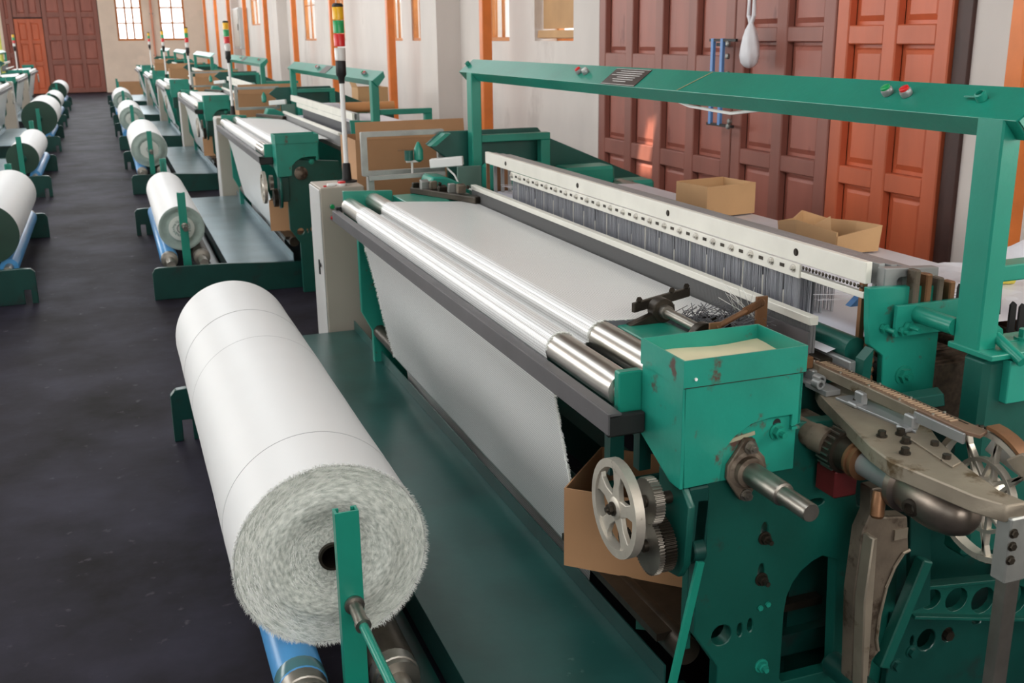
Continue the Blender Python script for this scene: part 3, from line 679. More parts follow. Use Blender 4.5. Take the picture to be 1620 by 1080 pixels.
for x, z in ((1.56,.35),(1.60,.375)): far(hexbolt(G(), (x,1.685,z), (0,-1,0), .012, .014, True).done('bolt', BASEGREEN, loom), 0)
# sley swing arm (raw casting)
sw = [(1.445,.70),(1.462,.74),(1.458,.80),(1.49,.80),(1.50,.725),(1.565,.715),(1.578,.63),(1.556,.605),(1.535,.56),(1.522,.50),(1.518,.42),(1.525,.385),(1.505,.365),(1.50,.30),(1.452,.30),(1.437,.55)]
swo = P(G().plate(sw, 'y', 1.70, 1.74), 'swing_arm', CASTGREY, 0, bevel=.003)
far(G().plate([(1.445,.70),(1.458,.70),(1.468,.30),(1.452,.30),(1.437,.55)], 'y', 1.665, 1.70).done('arm_web', CAST, swo, bevel=.003), 0)
far(G().sweep([(1.578,1.698,.632),(1.56,1.697,.628),(1.538,1.697,.595),(1.522,1.697,.55),(1.51,1.697,.48),(1.508,1.697,.42),(1.516,1.697,.39)], .004, 6).done('arm_rib', CAST, swo), 0)
far(G().box(1.53,1.566,1.696,1.70,.665,.69).done('cast_pad', CAST, swo), 0)
P(G().cyl((1.475,1.66,.305),(1.475,1.80,.305),.030,18).cyl((1.475,1.655,.305),(1.475,1.665,.305),.018,6), 'pivot_shaft', BASEGREEN, 0)
# rapier drive: coupling, oval gear housing, spoked rapier wheel, guide table and rail
P(G().lathe([(.040,0),(.040,.02),(.047,.022),(.047,.06),(.040,.062),(.036,.09)], (1.41,1.79,.880), (0,-1,0), 28), 'coupling', DKMETAL, 0)
g = G()
for k in range(22):
    a = 2*PI*k/22; g.bar((1.41+.048*math.cos(a),1.775,.88+.048*math.sin(a)),(1.41+.048*math.cos(a),1.735,.88+.048*math.sin(a)),.003,.004)
P(g, 'coupling_teeth', STEEL2, 0)
P(G().lathe([(.037,0),(.041,.003),(.041,.010),(.036,.012),(.036,.018),(.040,.020),(.040,.028),(.032,.031)], (1.41,1.70,.880), (0,-1,0), 28), 'bearing_ring', RUST, 0)
P(G().lathe([(.028,0),(.030,.10),(.036,.12)], (1.41,1.67,.880), (0,-1,0), 22), 'drive_neck', ALUGREY, 0)
gh = P(G().lathe([(.042,0),(.056,.004),(.056,.018),(.046,.024),(.050,.045),(.054,.08),(.054,.115),(.048,.15),(.036,.176),(.02,.188),(.004,.19)], (1.415,1.56,.880), (0,-1,0), 32), 'gear_housing', mat('oiled_casting', (128, 118, 108), .34, .85, .22, 18, .04, 50), 0)
far(G().lathe([(.018,0),(.018,.006),(.011,.008),(.011,.003)], (1.364,1.475,.872), (-.9,-.25,-.1), 16).done('oil_plug', DKMETAL, gh), 0)
far(G().lathe([(.012,0),(.014,.006),(.014,.05),(.010,.055)], (1.372,1.575,.862), (-.2,-.2,-1), 14).done('oil_cup', RUST, gh), 0)
P(G().box(1.385,1.445,1.73,1.80,.775,.84), 'oil_pan', REDDARK, 0, bevel=.004)
P(G().lathe([(.028,0),(.028,.06),(.031,.062),(.031,.10)], (1.36,1.86,.905), (.25,-.97,-.1), 18), 'pivot_block', CASTGREY, 0)
P(G().box(1.36,1.45,1.82,1.93,.86,.915), 'table_mount', CASTGREY, 0, bevel=.01)
tb = [(1.49,1.96),(1.462,1.905),(1.36,1.60),(1.345,1.52),(1.352,1.485),(1.376,1.338),(1.398,1.285),(1.446,1.278),(1.437,1.34),(1.462,1.44),(1.512,1.577),(1.556,1.66),(1.552,1.79),(1.55,1.97)]
tbl = P(G().plate(tb, 'z', .918, .952), 'rapier_table', CAST, 0, bevel=.003)
for x, y in ((1.495,1.817),(1.416,1.635),(1.459,1.629),(1.437,1.588),(1.397,1.543),(1.474,1.548),(1.447,1.485)):
    far(hexbolt(G(), (x,y,.952), (0,0,1), .0085, .013, True).done('bolt', DKMETAL, tbl), 0)
far(G().plate([(1.455,1.60),(1.503,1.59),(1.462,1.462),(1.43,1.45)], 'z', .952, .956).done('wear_plate', CAST, tbl, bevel=.001), 0)
far(G().plate([(1.47,1.86),(1.52,1.86),(1.535,1.66),(1.49,1.62)], 'z', .952, .958).done('wear_plate', ALUGREY, tbl, bevel=.001), 0)
rl = P(G().plate([(1.505,2.02),(1.545,2.02),(1.545,1.56),(1.548,1.49),(1.515,1.475),(1.505,1.50)], 'z', .990, .998), 'rapier_guide', mat('worn_brass_guide', (122, 96, 78), .45, .3, .2, 20), 0, bevel=.001)
far(G().box(1.500,1.506,1.64,2.02,.974,.998).done('guide_side', CAST, rl, bevel=.001), 0)
far(G().box(1.497,1.504,1.50,1.64,.972,.994).done('guide_shoe', ALUGREY, rl, bevel=.001), 0)
for i in range(40): far(G().box(1.515,1.535,1.555+.0112*i,1.5605+.0112*i,.9982,.9996).done('tape_slot', TICK, rl, smooth=False), 0)
g = G(); g.box(1.535,1.538,1.53,2.02,.9982,.9992); far(g.done('tape_groove', DKMETAL, rl), 0)
for i in range(5):
    y = 1.60+.1*i
    for x in (1.511,1.541): far(G().cyl((x,y,.998),(x,y,1.001),.003,8).done('screw', STEEL, rl), 0)
for y in (1.97,1.79,1.63): far(G().box(1.488,1.505,y,y+.03,.952,.985).box(1.47,1.505,y,y+.03,.952,.962).done('guide_foot', ALUGREY, rl, bevel=.003), 0)
g = G(); g.pipe((1.485,1.93,.974),(1.485,1.955,.974),.012,.006,12).box(1.46,1.50,1.88,1.96,.953,.966).pipe((1.46,1.90,.975),(1.46,1.925,.975),.012,.006,12)
far(g.done('tape_clamp', ALUGREY, rl, bevel=.001), 0)
# spoked rapier wheel
WX, WY, WZ, WR = 1.565, 1.495, .855, .137
R = []
for k in range(48):
    a = 2*PI*k/48; c_, s_ = math.cos(a), math.sin(a)
    R.append([(WX-.012, WY+WR*c_, WZ+WR*s_), (WX+.012, WY+WR*c_, WZ+WR*s_), (WX+.012, WY+WR*.91*c_, WZ+WR*.91*s_), (WX-.012, WY+WR*.91*c_, WZ+WR*.91*s_)])
rw = P(G().rings(R, close=True), 'rapier_wheel', WHEELM, 0)
g = G()
for k in range(60):
    a = 2*PI*k/60; g.obox((WX, WY+(WR+.002)*math.cos(a), WZ+(WR+.002)*math.sin(a)), (.005,0,0), (0,.003*math.cos(a),.003*math.sin(a)), (0,-.003*math.sin(a),.003*math.cos(a)))
o = far(g.done('sprocket_teeth', DKMETAL, rw), 0); o['kind'] = 'stuff'
for k in range(9):
    for s_ in (-1, 1):
        a = 2*PI*k/9; b_ = a + s_*.38
        far(G().bar((WX, WY+.035*math.cos(a), WZ+.035*math.sin(a)), (WX, WY+WR*.93*math.cos(b_), WZ+WR*.93*math.sin(b_)), .008, .014, (1,0,0)).done('spoke', WHEELM, rw, bevel=.001), 0)
far(G().pipe((WX-.008,WY,WZ),(WX+.008,WY,WZ),.078,.070,32).done('spoke_ring', WHEELM, rw), 0)
far(G().lathe([(.040,-.02),(.040,.02)], (WX,WY,WZ), (1,0,0), 20).done('hub', WHEELM, rw), 0)
g = G(); pts = [(1.545+.0, WY+(WR+.006)*math.cos(a), WZ+(WR+.006)*math.sin(a)) for a in [PI/2-.15*i for i in range(0,8)]]
V = [[(1.549, y_, z_), (1.581, y_, z_), (1.581, WY+(y_-WY)*1.05, WZ+(z_-WZ)*1.05), (1.549, WY+(y_-WY)*1.05, WZ+(z_-WZ)*1.05)] for (x_, y_, z_) in [(p[0], WY-(p[1]-WY), p[2]) for p in pts]]
P(g.rings(V), 'rapier_tape', RUST, 0)
P(G().plate([(1.44,.955),(1.40,.985),(1.36,.975),(1.33,.93),(1.36,.92),(1.42,.945)], 'x', 1.545, 1.585), 'tape_guard', CAST, 0, bevel=.004)
P(G().plate([(1.46,.985),(1.52,.965),(1.54,.93),(1.40,.90),(1.39,.93)], 'x', 1.595, 1.603), 'wheel_cover', CABSIDE, 0, bevel=.002)
# strut carrying the table
st = P(G().box(1.405,1.455,1.275,1.31,.80,.928), 'strut_head', GALV, 0, bevel=.003)
for z in (.90,.875,.848): far(hexbolt(G(), (1.412,1.275,z), (0,-1,0), .007, .006, True).done('bolt', DKMETAL, st), 0)
P(G().box(1.418,1.450,1.280,1.308,0,.80), 'strut', STEEL2, 0, bevel=.002)
# temple: ring holder, shaft, spring bracket, selvedge fluff
P(G().box(1.165,1.30,1.985,2.36,1.010,1.034), 'temple_table', GREEN2, 0, bevel=.003)
P(G().box(1.30,1.50,1.985,2.25,.985,1.015), 'temple_table', RUST, 0, bevel=.003)
P(G().pipe((1.285,2.33,1.066),(1.285,2.365,1.066),.032,.014,20).plate([(1.19,1.036),(1.26,1.06),(1.285,1.034),(1.29,1.03),(1.19,1.030)], 'y', 2.335, 2.36), 'temple_holder', DKMETAL, 0, bevel=.002)
P(G().cyl((1.285,2.33,1.066),(1.285,2.09,1.062),.0125,16).cyl((1.285,2.345,1.066),(1.285,2.31,1.066),.018,16), 'temple_shaft', STEEL2, 0)
P(G().bar((1.215,2.37,1.072),(1.43,2.46,1.075),.012,.026), 'temple_bar', DKMETAL, 0, bevel=.002)
for q in (.1,.68,.95): 
    p = Vector((1.215,2.37,1.085)).lerp(Vector((1.43,2.46,1.088)), q); far(hexbolt(G(), p, (-.2,-.6,.7), .008, .010, False).done('bolt', DKMETAL, loom), 0)
P(G().pipe((1.265,2.09,1.06),(1.265,2.115,1.06),.035,.014,18), 'temple_holder', DKMETAL, 0, bevel=.002)
P(G().box(1.255,1.285,2.055,2.062,1.02,1.105), 'spring_bracket', RUST, 0, bevel=.001)
P(G().box(1.45,1.482,2.16,2.168,1.0,1.125), 'spring_bracket', RUST, 0, bevel=.001)
P(G().cyl((1.27,2.058,1.092),(1.468,2.16,1.112),.007,12), 'spring_rod', RUST, 0)
g = G()
for i in range(16):
    t_ = .62+.022*i; p = Vector((1.27,2.058,1.092)).lerp(Vector((1.468,2.16,1.112)), t_); q = p+Vector((.198,.102,.02)).normalized()*.0018
    g.cyl(p, q, .0105, 10)
P(g, 'spring', RUST, 0)
g = G()
for i in range(260):
    p = Vector((random.uniform(1.32,1.50), random.uniform(2.16,2.36), 1.036+random.random()*.02)); q = p+Vector((random.uniform(-.03,.03),random.uniform(-.06,.02),random.uniform(-.005,.03)))
    g.bar(p, q, .0016, .0016)
o = P(g, 'selvedge_fluff', mat('dark_fluff', (96,96,100), .7), 0); o['kind'] = 'stuff'
g = G()
for i in range(14):
    p = Vector((1.50, 2.18+.012*i, 1.04)); q = Vector((1.42+random.uniform(-.03,.05), 2.22+random.uniform(-.03,.06), 1.10+random.uniform(0,.05))); g.bar(p, q, .001, .001)
o = P(g, 'loose_threads', FRINGE, 0); o['kind'] = 'stuff'
# far-end castings and the yarn guide with weft feeders
P(G().plate([(1.49,1.226),(1.57,1.286),(2.10,1.286),(2.14,1.24),(2.75,.98),(2.75,.2),(1.62,.2),(1.60,1.15)], 'y', 5.23, 5.26), 'end_shield', DKGREEN, 2, bevel=.003)
P(G().plate([(1.49,1.222),(1.57,1.282),(1.60,1.282),(1.52,1.222)], 'y', 5.16, 5.23), 'shield_lip', GREEN2, 0)
P(G().box(1.74,2.05,5.0,5.11,1.0,1.13), 'motion_box', GREEN, 1, bevel=.012)
P(G().box(1.80,2.0,5.02,5.09,1.13,1.136), 'motion_box_lid', BLACK, 0)
P(G().box(2.14,2.42,4.95,5.12,.95,1.10), 'motion_box', GREEN2, 1, bevel=.015)
P(G().box(2.42,2.60,4.85,5.0,.92,1.03), 'motion_box', GREEN, 0, bevel=.015)
P(G().box(1.575,1.70,4.985,5.0,.93,1.135), 'end_plate', mat('grey_green_plate', (92,122,112), .4, .2, .1, 6), 1, bevel=.003)
P(G().plate([(1.40,1.03),(1.43,1.10),(1.50,1.095),(1.62,1.04),(1.62,.90),(1.42,.90)], 'y', 4.93, 5.10), 'end_casting', GREEN, 1, bevel=.008)
for x in (1.71,1.745): far(G().bar((x,4.75,1.02),(x,4.75,1.20),.012,.03).done('lifting_lever', RUST, loom), 0)
fo = rrect(1.165,1.60,1.075,1.295,.006); fi = rrect(1.195,1.565,1.10,1.27,.004)
yg = P(G().plate(fo, 'y', 5.28, 5.31, [fi]), 'yarn_frame', GALV, 1, bevel=.002)
far(G().box(1.19,1.22,5.27,5.32,0,1.08).done('frame_leg', GALV, yg), 0)
P(G().bar((1.18,5.2,1.075),(1.56,5.15,1.085),.03,.02), 'yarn_rail', GALV, 0)
wf = P(G().lathe([(.010,0),(.024,.012),(.024,.06),(.006,.10)], (1.435,5.19,1.145), (0,0,1), 14), 'weft_feeder', GREEN2, 1)
far(G().cyl((1.385,5.19,1.155),(1.385,5.19,1.205),.022,14).done('feeder_drum', DKGREEN, wf), 0)
far(G().bar((1.33,5.19,1.207),(1.41,5.19,1.207),.008,.005).done('feeder_arm', RUST, wf), 0)
far(G().cyl((1.40,5.19,1.08),(1.40,5.19,1.16),.006,8).bar((1.37,5.19,1.15),(1.43,5.19,1.15),.02,.01).done('feeder_stem', CLEAR, wf), 0)
jb = P(G().bar((1.475,5.12,1.142),(1.625,5.05,1.155),.05,.045), 'junction_box', WHITEP, 1, bevel=.004)
g = G()
for i in range(7): g.obox(Vector((1.487,5.088,1.150)).lerp(Vector((1.595,5.038,1.159)), i/6), (.006,-.003,.0005), (.0004,.0008,0), (0,0,.006))
far(g.done('terminal_slots', DARKBAR, jb), 0)
P(G().sweep([(1.55,5.08,1.12),(1.57,5.02,1.09),(1.57,4.95,1.05),(1.62,4.8,1.03)], .005, 6), 'cable', CLEAR, 0)
P(G().bar((1.33,4.92,1.045),(1.52,4.50,1.04),.05,.03), 'far_rapier_drive', DKMETAL, 1, bevel=.004)
for i in range(6):
    far(G().obox((1.335+.028*i,4.90-.055*i,1.068+.006*(i % 3)), (.016+.004*(i % 2),0,0), (0,.016,.004*(i % 2)), (0,-.004,.014+.005*((i*2) % 3))).done('drive_casting', (DKMETAL,GALV,CASTGREY)[i % 3], loom, bevel=.003), 0)
    far(G().lathe([(.006,0),(.009,.004),(.009,.012),(.005,.014)], (1.352+.028*i,4.86-.055*i,1.085), (.3,-.5,.8), 8).done('bolt', DKMETAL, loom), 0)
P(G().bar((1.36,4.95,1.06),(1.50,4.62,1.045),.035,.02), 'far_rapier_rail', GALV, 0, bevel=.002)
# back rest, dropper rack, lease rods
P(G().cyl((2.43,2.02,.985),(2.43,4.92,.985),.05,20), 'back_rest', STEEL2, 1)
P(G().box(2.52,2.60,1.93,4.92,.55,.75), 'rear_beam', DKGREEN, 1)
g = G()
for i in range(34):
    y = 1.97+.015*i; g.obox((1.92+.004*i,y,.88),(.10,.0,0),(0,.0045,.0),(.01,0,.075+.004*(i % 3)))
P(g, 'dropper_rack', STRIPE, 0)
for x, z in ((1.95,.99),(2.06,.985),(2.17,.98)): far(G().cyl((x,1.88,z),(x,4.9,z),.013,12).done('lease_rod', STRIPE, loom), 0)
P(G().cyl((2.30,1.7,.955),(2.30,4.9,.955),.020,14), 'lease_rod', RUST, 0)
P(G().cyl((2.45,1.95,.35),(2.45,4.9,.35),.22,28), 'warp_beam', WARPM, 1)
P(G().lathe([(.30,0),(.30,.03)], (2.45,1.92,.35), (0,1,0), 28), 'beam_flange', DKGREEN, 1)
P(G().lathe([(.30,0),(.30,.03)], (2.45,4.90,.35), (0,1,0), 28), 'beam_flange', DKGREEN, 0)
rebase(loom, LB)

# ------------------------------------------------------------------ woven cloth running over the rollers, one per loom
def cloth_mesh(y0=2.37, y1=4.58):
    pts = []
    def arc(c, a0, a1, rr, n):
        for i in range(n+1):
            a = math.radians(a0+(a1-a0)*i/n); pts.append((c[0]+rr*math.cos(a), c[1]+rr*math.sin(a)))
    cr = RR+.0015
    n = 10
    top = (R2[0]+cr*math.cos(math.radians(86)), R2[1]+cr*math.sin(math.radians(86)))
    for i in range(n): pts.append((1.516+(top[0]-1.516)*i/n, 1.024+(top[1]-1.024)*i/n))
    arc(R2, 86, 196, cr, 14); arc(R1, -8, 192, cr, 22)
    a = pts[-1]; b_ = (1.135-.0355, .355)
    for i in range(1, 16): pts.append((a[0]+(b_[0]-a[0])*i/16+.006*math.sin(PI*i/16), a[1]+(b_[1]-a[1])*i/16))
    arc((1.135,.355), 180, 270, .0355, 6)
    pts.append((1.15,.30)); pts.append((1.155,.12))
    s_ = [0]
    for i in range(1, len(pts)): s_.append(s_[-1]+math.hypot(pts[i][0]-pts[i-1][0], pts[i][1]-pts[i-1][1]))
    ny = 40; grid = []; uvs = []
    for i, p in enumerate(pts):
        hang = max(0, (.95-p[1])) if i > 46 else 0
        row = []; ur = []
        for j in range(ny+1):
            y = y0+(y1-y0)*j/ny
            e = 0.012*hang*math.sin(y*7+1)*math.sin(p[1]*9)
            pin = hang*(.15*(1-j/ny)-.10*(j/ny))
            row.append((p[0]+e, y+pin, p[1])); ur.append((s_[i], y))
        grid.append(row); uvs.append(ur)
    return grid, uvs
CB = (1.1, 3.4, .12)
cl = thing('woven_cloth', 'white woven cloth stretched over the steel rollers of the nearest loom', 'cloth', 'woven cloth on the looms')
gr, uv = cloth_mesh()
g = G(); g.sheet(gr, uv); far(g.done('cloth_sheet', CLOTH, cl, ang=60), 3)
g = G()
for i in range(900):
    t_ = random.random(); k = 50+int(t_*14); p = Vector(gr[min(k, len(gr)-1)][0]).lerp(Vector(gr[min(k+1, len(gr)-1)][0]), random.random())
    q = p+Vector((random.uniform(-.004,.004), -random.uniform(.006,.020), -random.uniform(.0,.012))); g.bar(p, q, .0008, .0008)
for i in range(500):
    k = random.randrange(50, 64); p = Vector(gr[k][-1]).lerp(Vector(gr[k+1][-1]), random.random())
    q = p+Vector((random.uniform(-.004,.004), random.uniform(.006,.018), -random.uniform(.0,.012))); g.bar(p, q, .0008, .0008)
for i in range(500):
    k = random.randrange(0, 46); p = Vector(gr[k][0]).lerp(Vector(gr[k+1][0]), random.random())
    q = p+Vector((random.uniform(-.003,.003), -random.uniform(.004,.014), random.uniform(.0,.005))); g.bar(p, q, .0008, .0008)
o = far(g.done('fringe', FRINGE, cl), 0); o['kind'] = 'stuff'
rebase(cl, CB)
# warp threads from the healds back over the rest
wp = thing('warp_sheet', 'wide sheet of white warp threads behind the heald frames of the nearest loom', 'yarn', 'warp sheets')
path = [(1.545,1.015),(1.60,1.03),(1.64,1.043),(1.75,1.045),(2.0,1.04),(2.3,1.038),(2.43,1.037),(2.48,1.01),(2.485,.95),(2.66,.40)]
grid = []; uvs = []; s_ = 0
for i, p in enumerate(path):
    if i: s_ += math.hypot(p[0]-path[i-1][0], p[1]-path[i-1][1])
    grid.append([(p[0], 2.0+2.7*j/24, p[1]+(.004*math.sin(j*1.7+i) if 3 < i < 6 else 0)) for j in range(25)]); uvs.append([(s_, 2.0+2.7*j/24) for j in range(25)])
g = G(); g.sheet(grid, uvs); far(g.done('threads', WARPM, wp, ang=60), 3)
g = G()
for i in range(120):
    y = 2.0+2.75*i/119; g.bar((1.66,2.2+2.4*i/119,1.10-.02*random.random()),(2.2,2.2+2.4*i/119,1.046),.0016,.0016)
o = far(g.done('shed_threads', WARPM, wp), 0); o['kind'] = 'stuff'
rebase(wp, (2.1, 3.4, .4))

# ------------------------------------------------------------------ winder with its foot board
WB = (.65, 3.5, 0)
wi = thing('cloth_winder', 'green floor winder under the big cloth roll nearest the camera', 'winder', 'cloth winders along the aisle')
Q = lambda g, n, m, lv=3, **k: far(g.done(n, m, wi, **k), lv)
BX, DX, RZ = .288, .512, .232
ep = [(.155,0),(.155,.19),(.175,.222),(.20,.228),(.62,.222),(1.20,.190),(1.20,0)]
Q(G().plate(ep, 'y', 1.99, 2.02), 'end_plate', BASEGREEN, 3, bevel=.003)
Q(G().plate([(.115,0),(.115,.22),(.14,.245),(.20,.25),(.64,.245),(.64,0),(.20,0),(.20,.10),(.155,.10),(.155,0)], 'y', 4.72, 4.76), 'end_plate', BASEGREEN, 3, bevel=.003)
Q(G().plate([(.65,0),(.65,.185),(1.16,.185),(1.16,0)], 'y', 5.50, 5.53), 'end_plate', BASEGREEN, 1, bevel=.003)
Q(G().box(.60,.66,2.02,4.72,.03,.10), 'side_rail', BASEGREEN, 2)
for x, m, nm in ((BX,BLUE,'drive_roller'),(DX,DKMETAL,'idle_roller')):
    rr = .062
    ro = Q(G().lathe([(rr*.97,0),(rr,.004),(rr,2.30),(rr*.97,2.304)], (x,2.27,RZ), (0,1,0), 28), nm, m, 3)
    far(G().lathe([(.03,0),(.03,.19),(.056,.192),(.056,.21),(.060,.212),(.060,.252)], (x,2.02,RZ), (0,1,0), 22).done('roller_journal', STEEL2, ro), 1)
    far(G().cyl((x,4.574,RZ),(x,4.72,RZ),.03,14).done('roller_journal', STEEL2, ro), 1)
    if x == BX: far(G().lathe([(.0625,0),(.0635,.003),(.0635,.04),(.0625,.045)], (x,2.274,RZ), (0,1,0), 24).done('film_wrap', mat('teal_film', (70,116,122), .2), ro), 0)
ch = [(.380,2.20),(.436,2.20),(.436,2.232),(.422,2.232),(.422,2.226),(.430,2.226),(.430,2.206),(.386,2.206),(.386,2.226),(.394,2.226),(.394,2.232),(.380,2.232)]
Q(G().plate(ch, 'z', .02, .712), 'channel_upright', GREEN2, 3, bevel=.0006)
Q(G().plate([(x, 4.72-(y-2.20)) for x, y in ch], 'z', .02, .70), 'channel_upright', GREEN2, 3)
Q(G().box(.36,.47,2.02,2.25,.02,.05), 'upright_foot', BASEGREEN, 1)
Q(G().lathe([(.024,0),(.024,.008),(.016,.010),(.016,.075),(.019,.077),(.019,.09)], (.412,2.20,.475), (.02,-1,-.1), 14), 'lever_bolt', STEEL2, 1)
Q(G().cyl((.414,2.112,.466),(.436,1.62,.42),.011,12), 'lever', GREEN2, 0)
Q(G().box(.675,1.14,2.005,5.56,.190,.202), 'foot_board', PLATE, 3, bevel=.001)
Q(G().box(1.134,1.140,2.005,5.56,.202,.254), 'foot_board_lip', PLATE, 3, bevel=.001)
Q(G().box(.675,.681,2.005,5.56,.10,.190), 'foot_board_skirt', PLATE, 2)
rebase(wi, WB)

# ------------------------------------------------------------------ cloth rolls
def make_roll(Rr, label, end='fringe', loc_y=0.0, flange=False, lines=()):
    """a roll of cloth lying on the two rollers (its near cut end at Y 2.33)"""
    dx = (DX-BX)/2; cx = (BX+DX)/2; cz = RZ+math.sqrt((Rr+.062)**2-dx*dx)
    y0, y1 = 2.385, 4.58
    t = thing('cloth_roll', label, 'cloth roll', 'cloth rolls along the aisle')
    n = 96; grid = []; uvs = []
    ys = [y0, y0+.012, y0+.03]+[y0+.03+(y1-y0-.06)*i/24 for i in range(1, 25)]+[y1-.012, y1]
    rng = random.Random(int(Rr*1000)); ph = rng.random()*6
    for i in range(n+1):
        a = 2*PI*i/n; row = []; ur = []
        for j, y in enumerate(ys):
            e = .985 if j in (0, len(ys)-1) else .996 if j in (1, len(ys)-2) else 1.0
            rr = Rr*(e+.0025*math.sin(y*5+ph)+.0015*math.sin(y*13+2*ph))
            row.append((cx+rr*math.cos(a), y, cz+rr*math.sin(a))); ur.append((a*Rr, y))
        grid.append(row); uvs.append(ur)
    g = G(); g.sheet(grid, uvs); bmesh.ops.remove_doubles(g.b, verts=g.b.verts, dist=1e-5)
    far(g.done('cloth_wind', ROLLM, t, ang=50), 3)
    for yy, sg in ((y0, -1), (y1, 1)):
        if sg > 0 and flange:
            continue
        grid = []; uvs = []; m = 16
        for i in range(m+1):
            rr = .032+(Rr*.985-.032)*i/m; row = []; ur = []
            for k in range(73):
                a = 2*PI*k/72; b_ = -sg*(.012*math.sin(i/m*PI)*math.sin(rr*40+ph)) - sg*.004*rng.random()
                if i in (0, m): b_ = 0
                row.append((cx+rr*math.cos(a), yy-b_, cz+rr*math.sin(a))); ur.append((rr, a))
            row[-1] = row[0]; grid.append(row); uvs.append(ur)
        g = G(); g.sheet(grid, uvs); far(g.done('cut_end', ROLLEND if end != 'flat' else FLATEND, t, ang=60), 3)
    far(G().pipe((cx,y0-.012,cz),(cx,y1+.012,cz),.036,.029,24).done('core_tube', DKMETAL if end == 'fringe' else ALUGREY, t), 2)
    for yy in lines:
        far(G().pipe((cx,yy,cz),(cx,yy+.0022,cz),Rr*1.0042,Rr*1.002,96).done('marker_thread', mat('grey_thread', (150,152,152), .6), t), 0)
    if end == 'fringe':
        g = G()
        for i in range(5200):
            rr = .05+(Rr-.055)*math.sqrt(random.random()); a = random.random()*2*PI
            p = Vector((cx+rr*math.cos(a), y0-.001, cz+rr*math.sin(a))); tl = Vector((-math.sin(a),0,math.cos(a))); rad = Vector((math.cos(a),0,math.sin(a)))
            q = p+tl*random.uniform(-.004,.026)+rad*random.uniform(-.008,.006)+Vector((0,-random.uniform(.004,.022),0)); w = rad*.0006
            v = [g.b.verts.new(x) for x in (p-w, p+w, q)]; g.b.faces.new(v)
        for i in range(3400):
            a = random.random()*2*PI; rr = Rr*(.985+.016*random.random())
            p = Vector((cx+rr*math.cos(a), y0+.006*random.random(), cz+rr*math.sin(a))); tl = Vector((-math.sin(a),0,math.cos(a))); rad = Vector((math.cos(a),0,math.sin(a)))
            q = p+tl*random.uniform(-.006,.010)+rad*random.uniform(-.002,.010)+Vector((0,-random.uniform(.004,.020),0)); w = tl*.0009
            v = [g.b.verts.new(x) for x in (p-w, p+w, q)]; g.b.faces.new(v)
        o = far(g.done('fringe', FRINGE, t, smooth=False), 0); o['kind'] = 'stuff'
    if end == 'flat':
        far(G().lathe([(Rr*.55,0),(Rr*.55,.004),(Rr*.50,.006)], (cx,y0,cz), (0,-1,0), 40).done('end_layer', ROLLEND, t), 1)
    if flange:
        far(G().lathe([(Rr*1.02,0),(Rr*1.02,.008),(.05,.012)], (cx,y1,cz), (0,1,0), 48).done('end_flange', DISC, t), 3)
        far(G().lathe([(.045,0),(.045,.02),(.02,.03),(.02,.07)], (cx,y1+.01,cz), (0,1,0), 20).done('flange_hub', DKGREEN, t), 1)
    rebase(t, (cx, 3.45, cz-Rr)); return t
FLATEND = mat('roll_end_smooth', (150, 166, 158), .55, 0, .08, 20)
ordl = ['nearest', 'second', 'third', 'fourth', 'fifth', 'sixth']
rights = [(.242,'fringe',(2.62,3.62,4.02)),(.165,'flat',()),(.212,'flat',()),(.205,'flat',()),(.21,'flat',()),(.19,'flat',())]
rl_lab = ['largest white cloth roll in the foreground with a frayed cut end', 'slim white cloth roll second from the camera on the right of the aisle', 'thick white cloth roll third from the camera on the right of the aisle',
          'white cloth roll fourth from the camera on the right of the aisle', 'white cloth roll fifth from the camera on the right of the aisle', 'farthest white cloth roll on the right of the aisle by the back wall']
for k, (Rr, e, ln) in enumerate(rights[:5]):
    t = make_roll(Rr, rl_lab[k], e, lines=ln)
    t.location = right_loc(tuple(t.location), k)
lefts = [.205,.175,.268,.20,.22]
ll_lab = ['white cloth roll with a dark green end disc, cut off by the left edge', 'small white cloth roll with green end disc, second on the left of the aisle', 'biggest left-hand cloth roll with a broad dark green end disc', 'white cloth roll partly hidden behind the biggest left-hand roll', 'farthest white cloth roll on the left of the aisle, near the red door']
for k, Rr in enumerate(lefts):
    t = make_roll(Rr, ll_lab[k], 'flat', flange=True)
    b_ = tuple(t.location); t.location = left_loc(b_, k); t.rotation_euler = (0,0,PI)

# ------------------------------------------------------------------ control cabinet and signal tower
KB = (1.12, 5.75, 0)
cab = thing('control_cabinet', 'beige control cabinet at the far end of the nearest loom, with green and red buttons', 'cabinet', 'control cabinets of the looms')
K = lambda g, n, m, lv=3, **k: far(g.done(n, m, cab, **k), lv)
K(G().plate([(1.002,0),(1.24,0),(1.24,.985),(1.002,.985)], 'y', 5.602, 5.90), 'body', CABINET, 3, bevel=.004)
K(G().box(.994,1.002,5.606,5.896,.05,.975), 'door', CABSIDE, 3, bevel=.003)
K(G().box(.988,.994,5.70,5.72,.50,.58).cyl((.99,5.66,.56),(.982,5.66,.56),.012,10), 'door_lock', BLACK, 0)
for z, m in ((.885,GRN),(.825,RED)):
    o = K(G().lathe([(.016,0),(.016,.005)], (1.06,5.602,z), (0,-1,0), 16), 'button_ring', ALUGREY, 1)
    far(G().lathe([(.012,.004),(.012,.013),(.010,.015)], (1.06,5.602,z), (0,-1,0), 14).done('push_button', m, o), 1)
o = K(G().lathe([(.024,0),(.026,.01),(.024,.014)], (1.13,5.66,.985), (0,0,1), 18), 'switch_base', WHITEP, 1)
far(G().lathe([(.022,.014),(.022,.02),(.018,.024)], (1.13,5.66,.985), (0,0,1), 16).done('stop_button', RED, o), 1)
K(G().box(1.05,1.09,5.64,5.67,.985,1.0).box(1.08,1.11,5.68,5.70,.985,.995), 'switch_base', WHITEP, 0, bevel=.003)
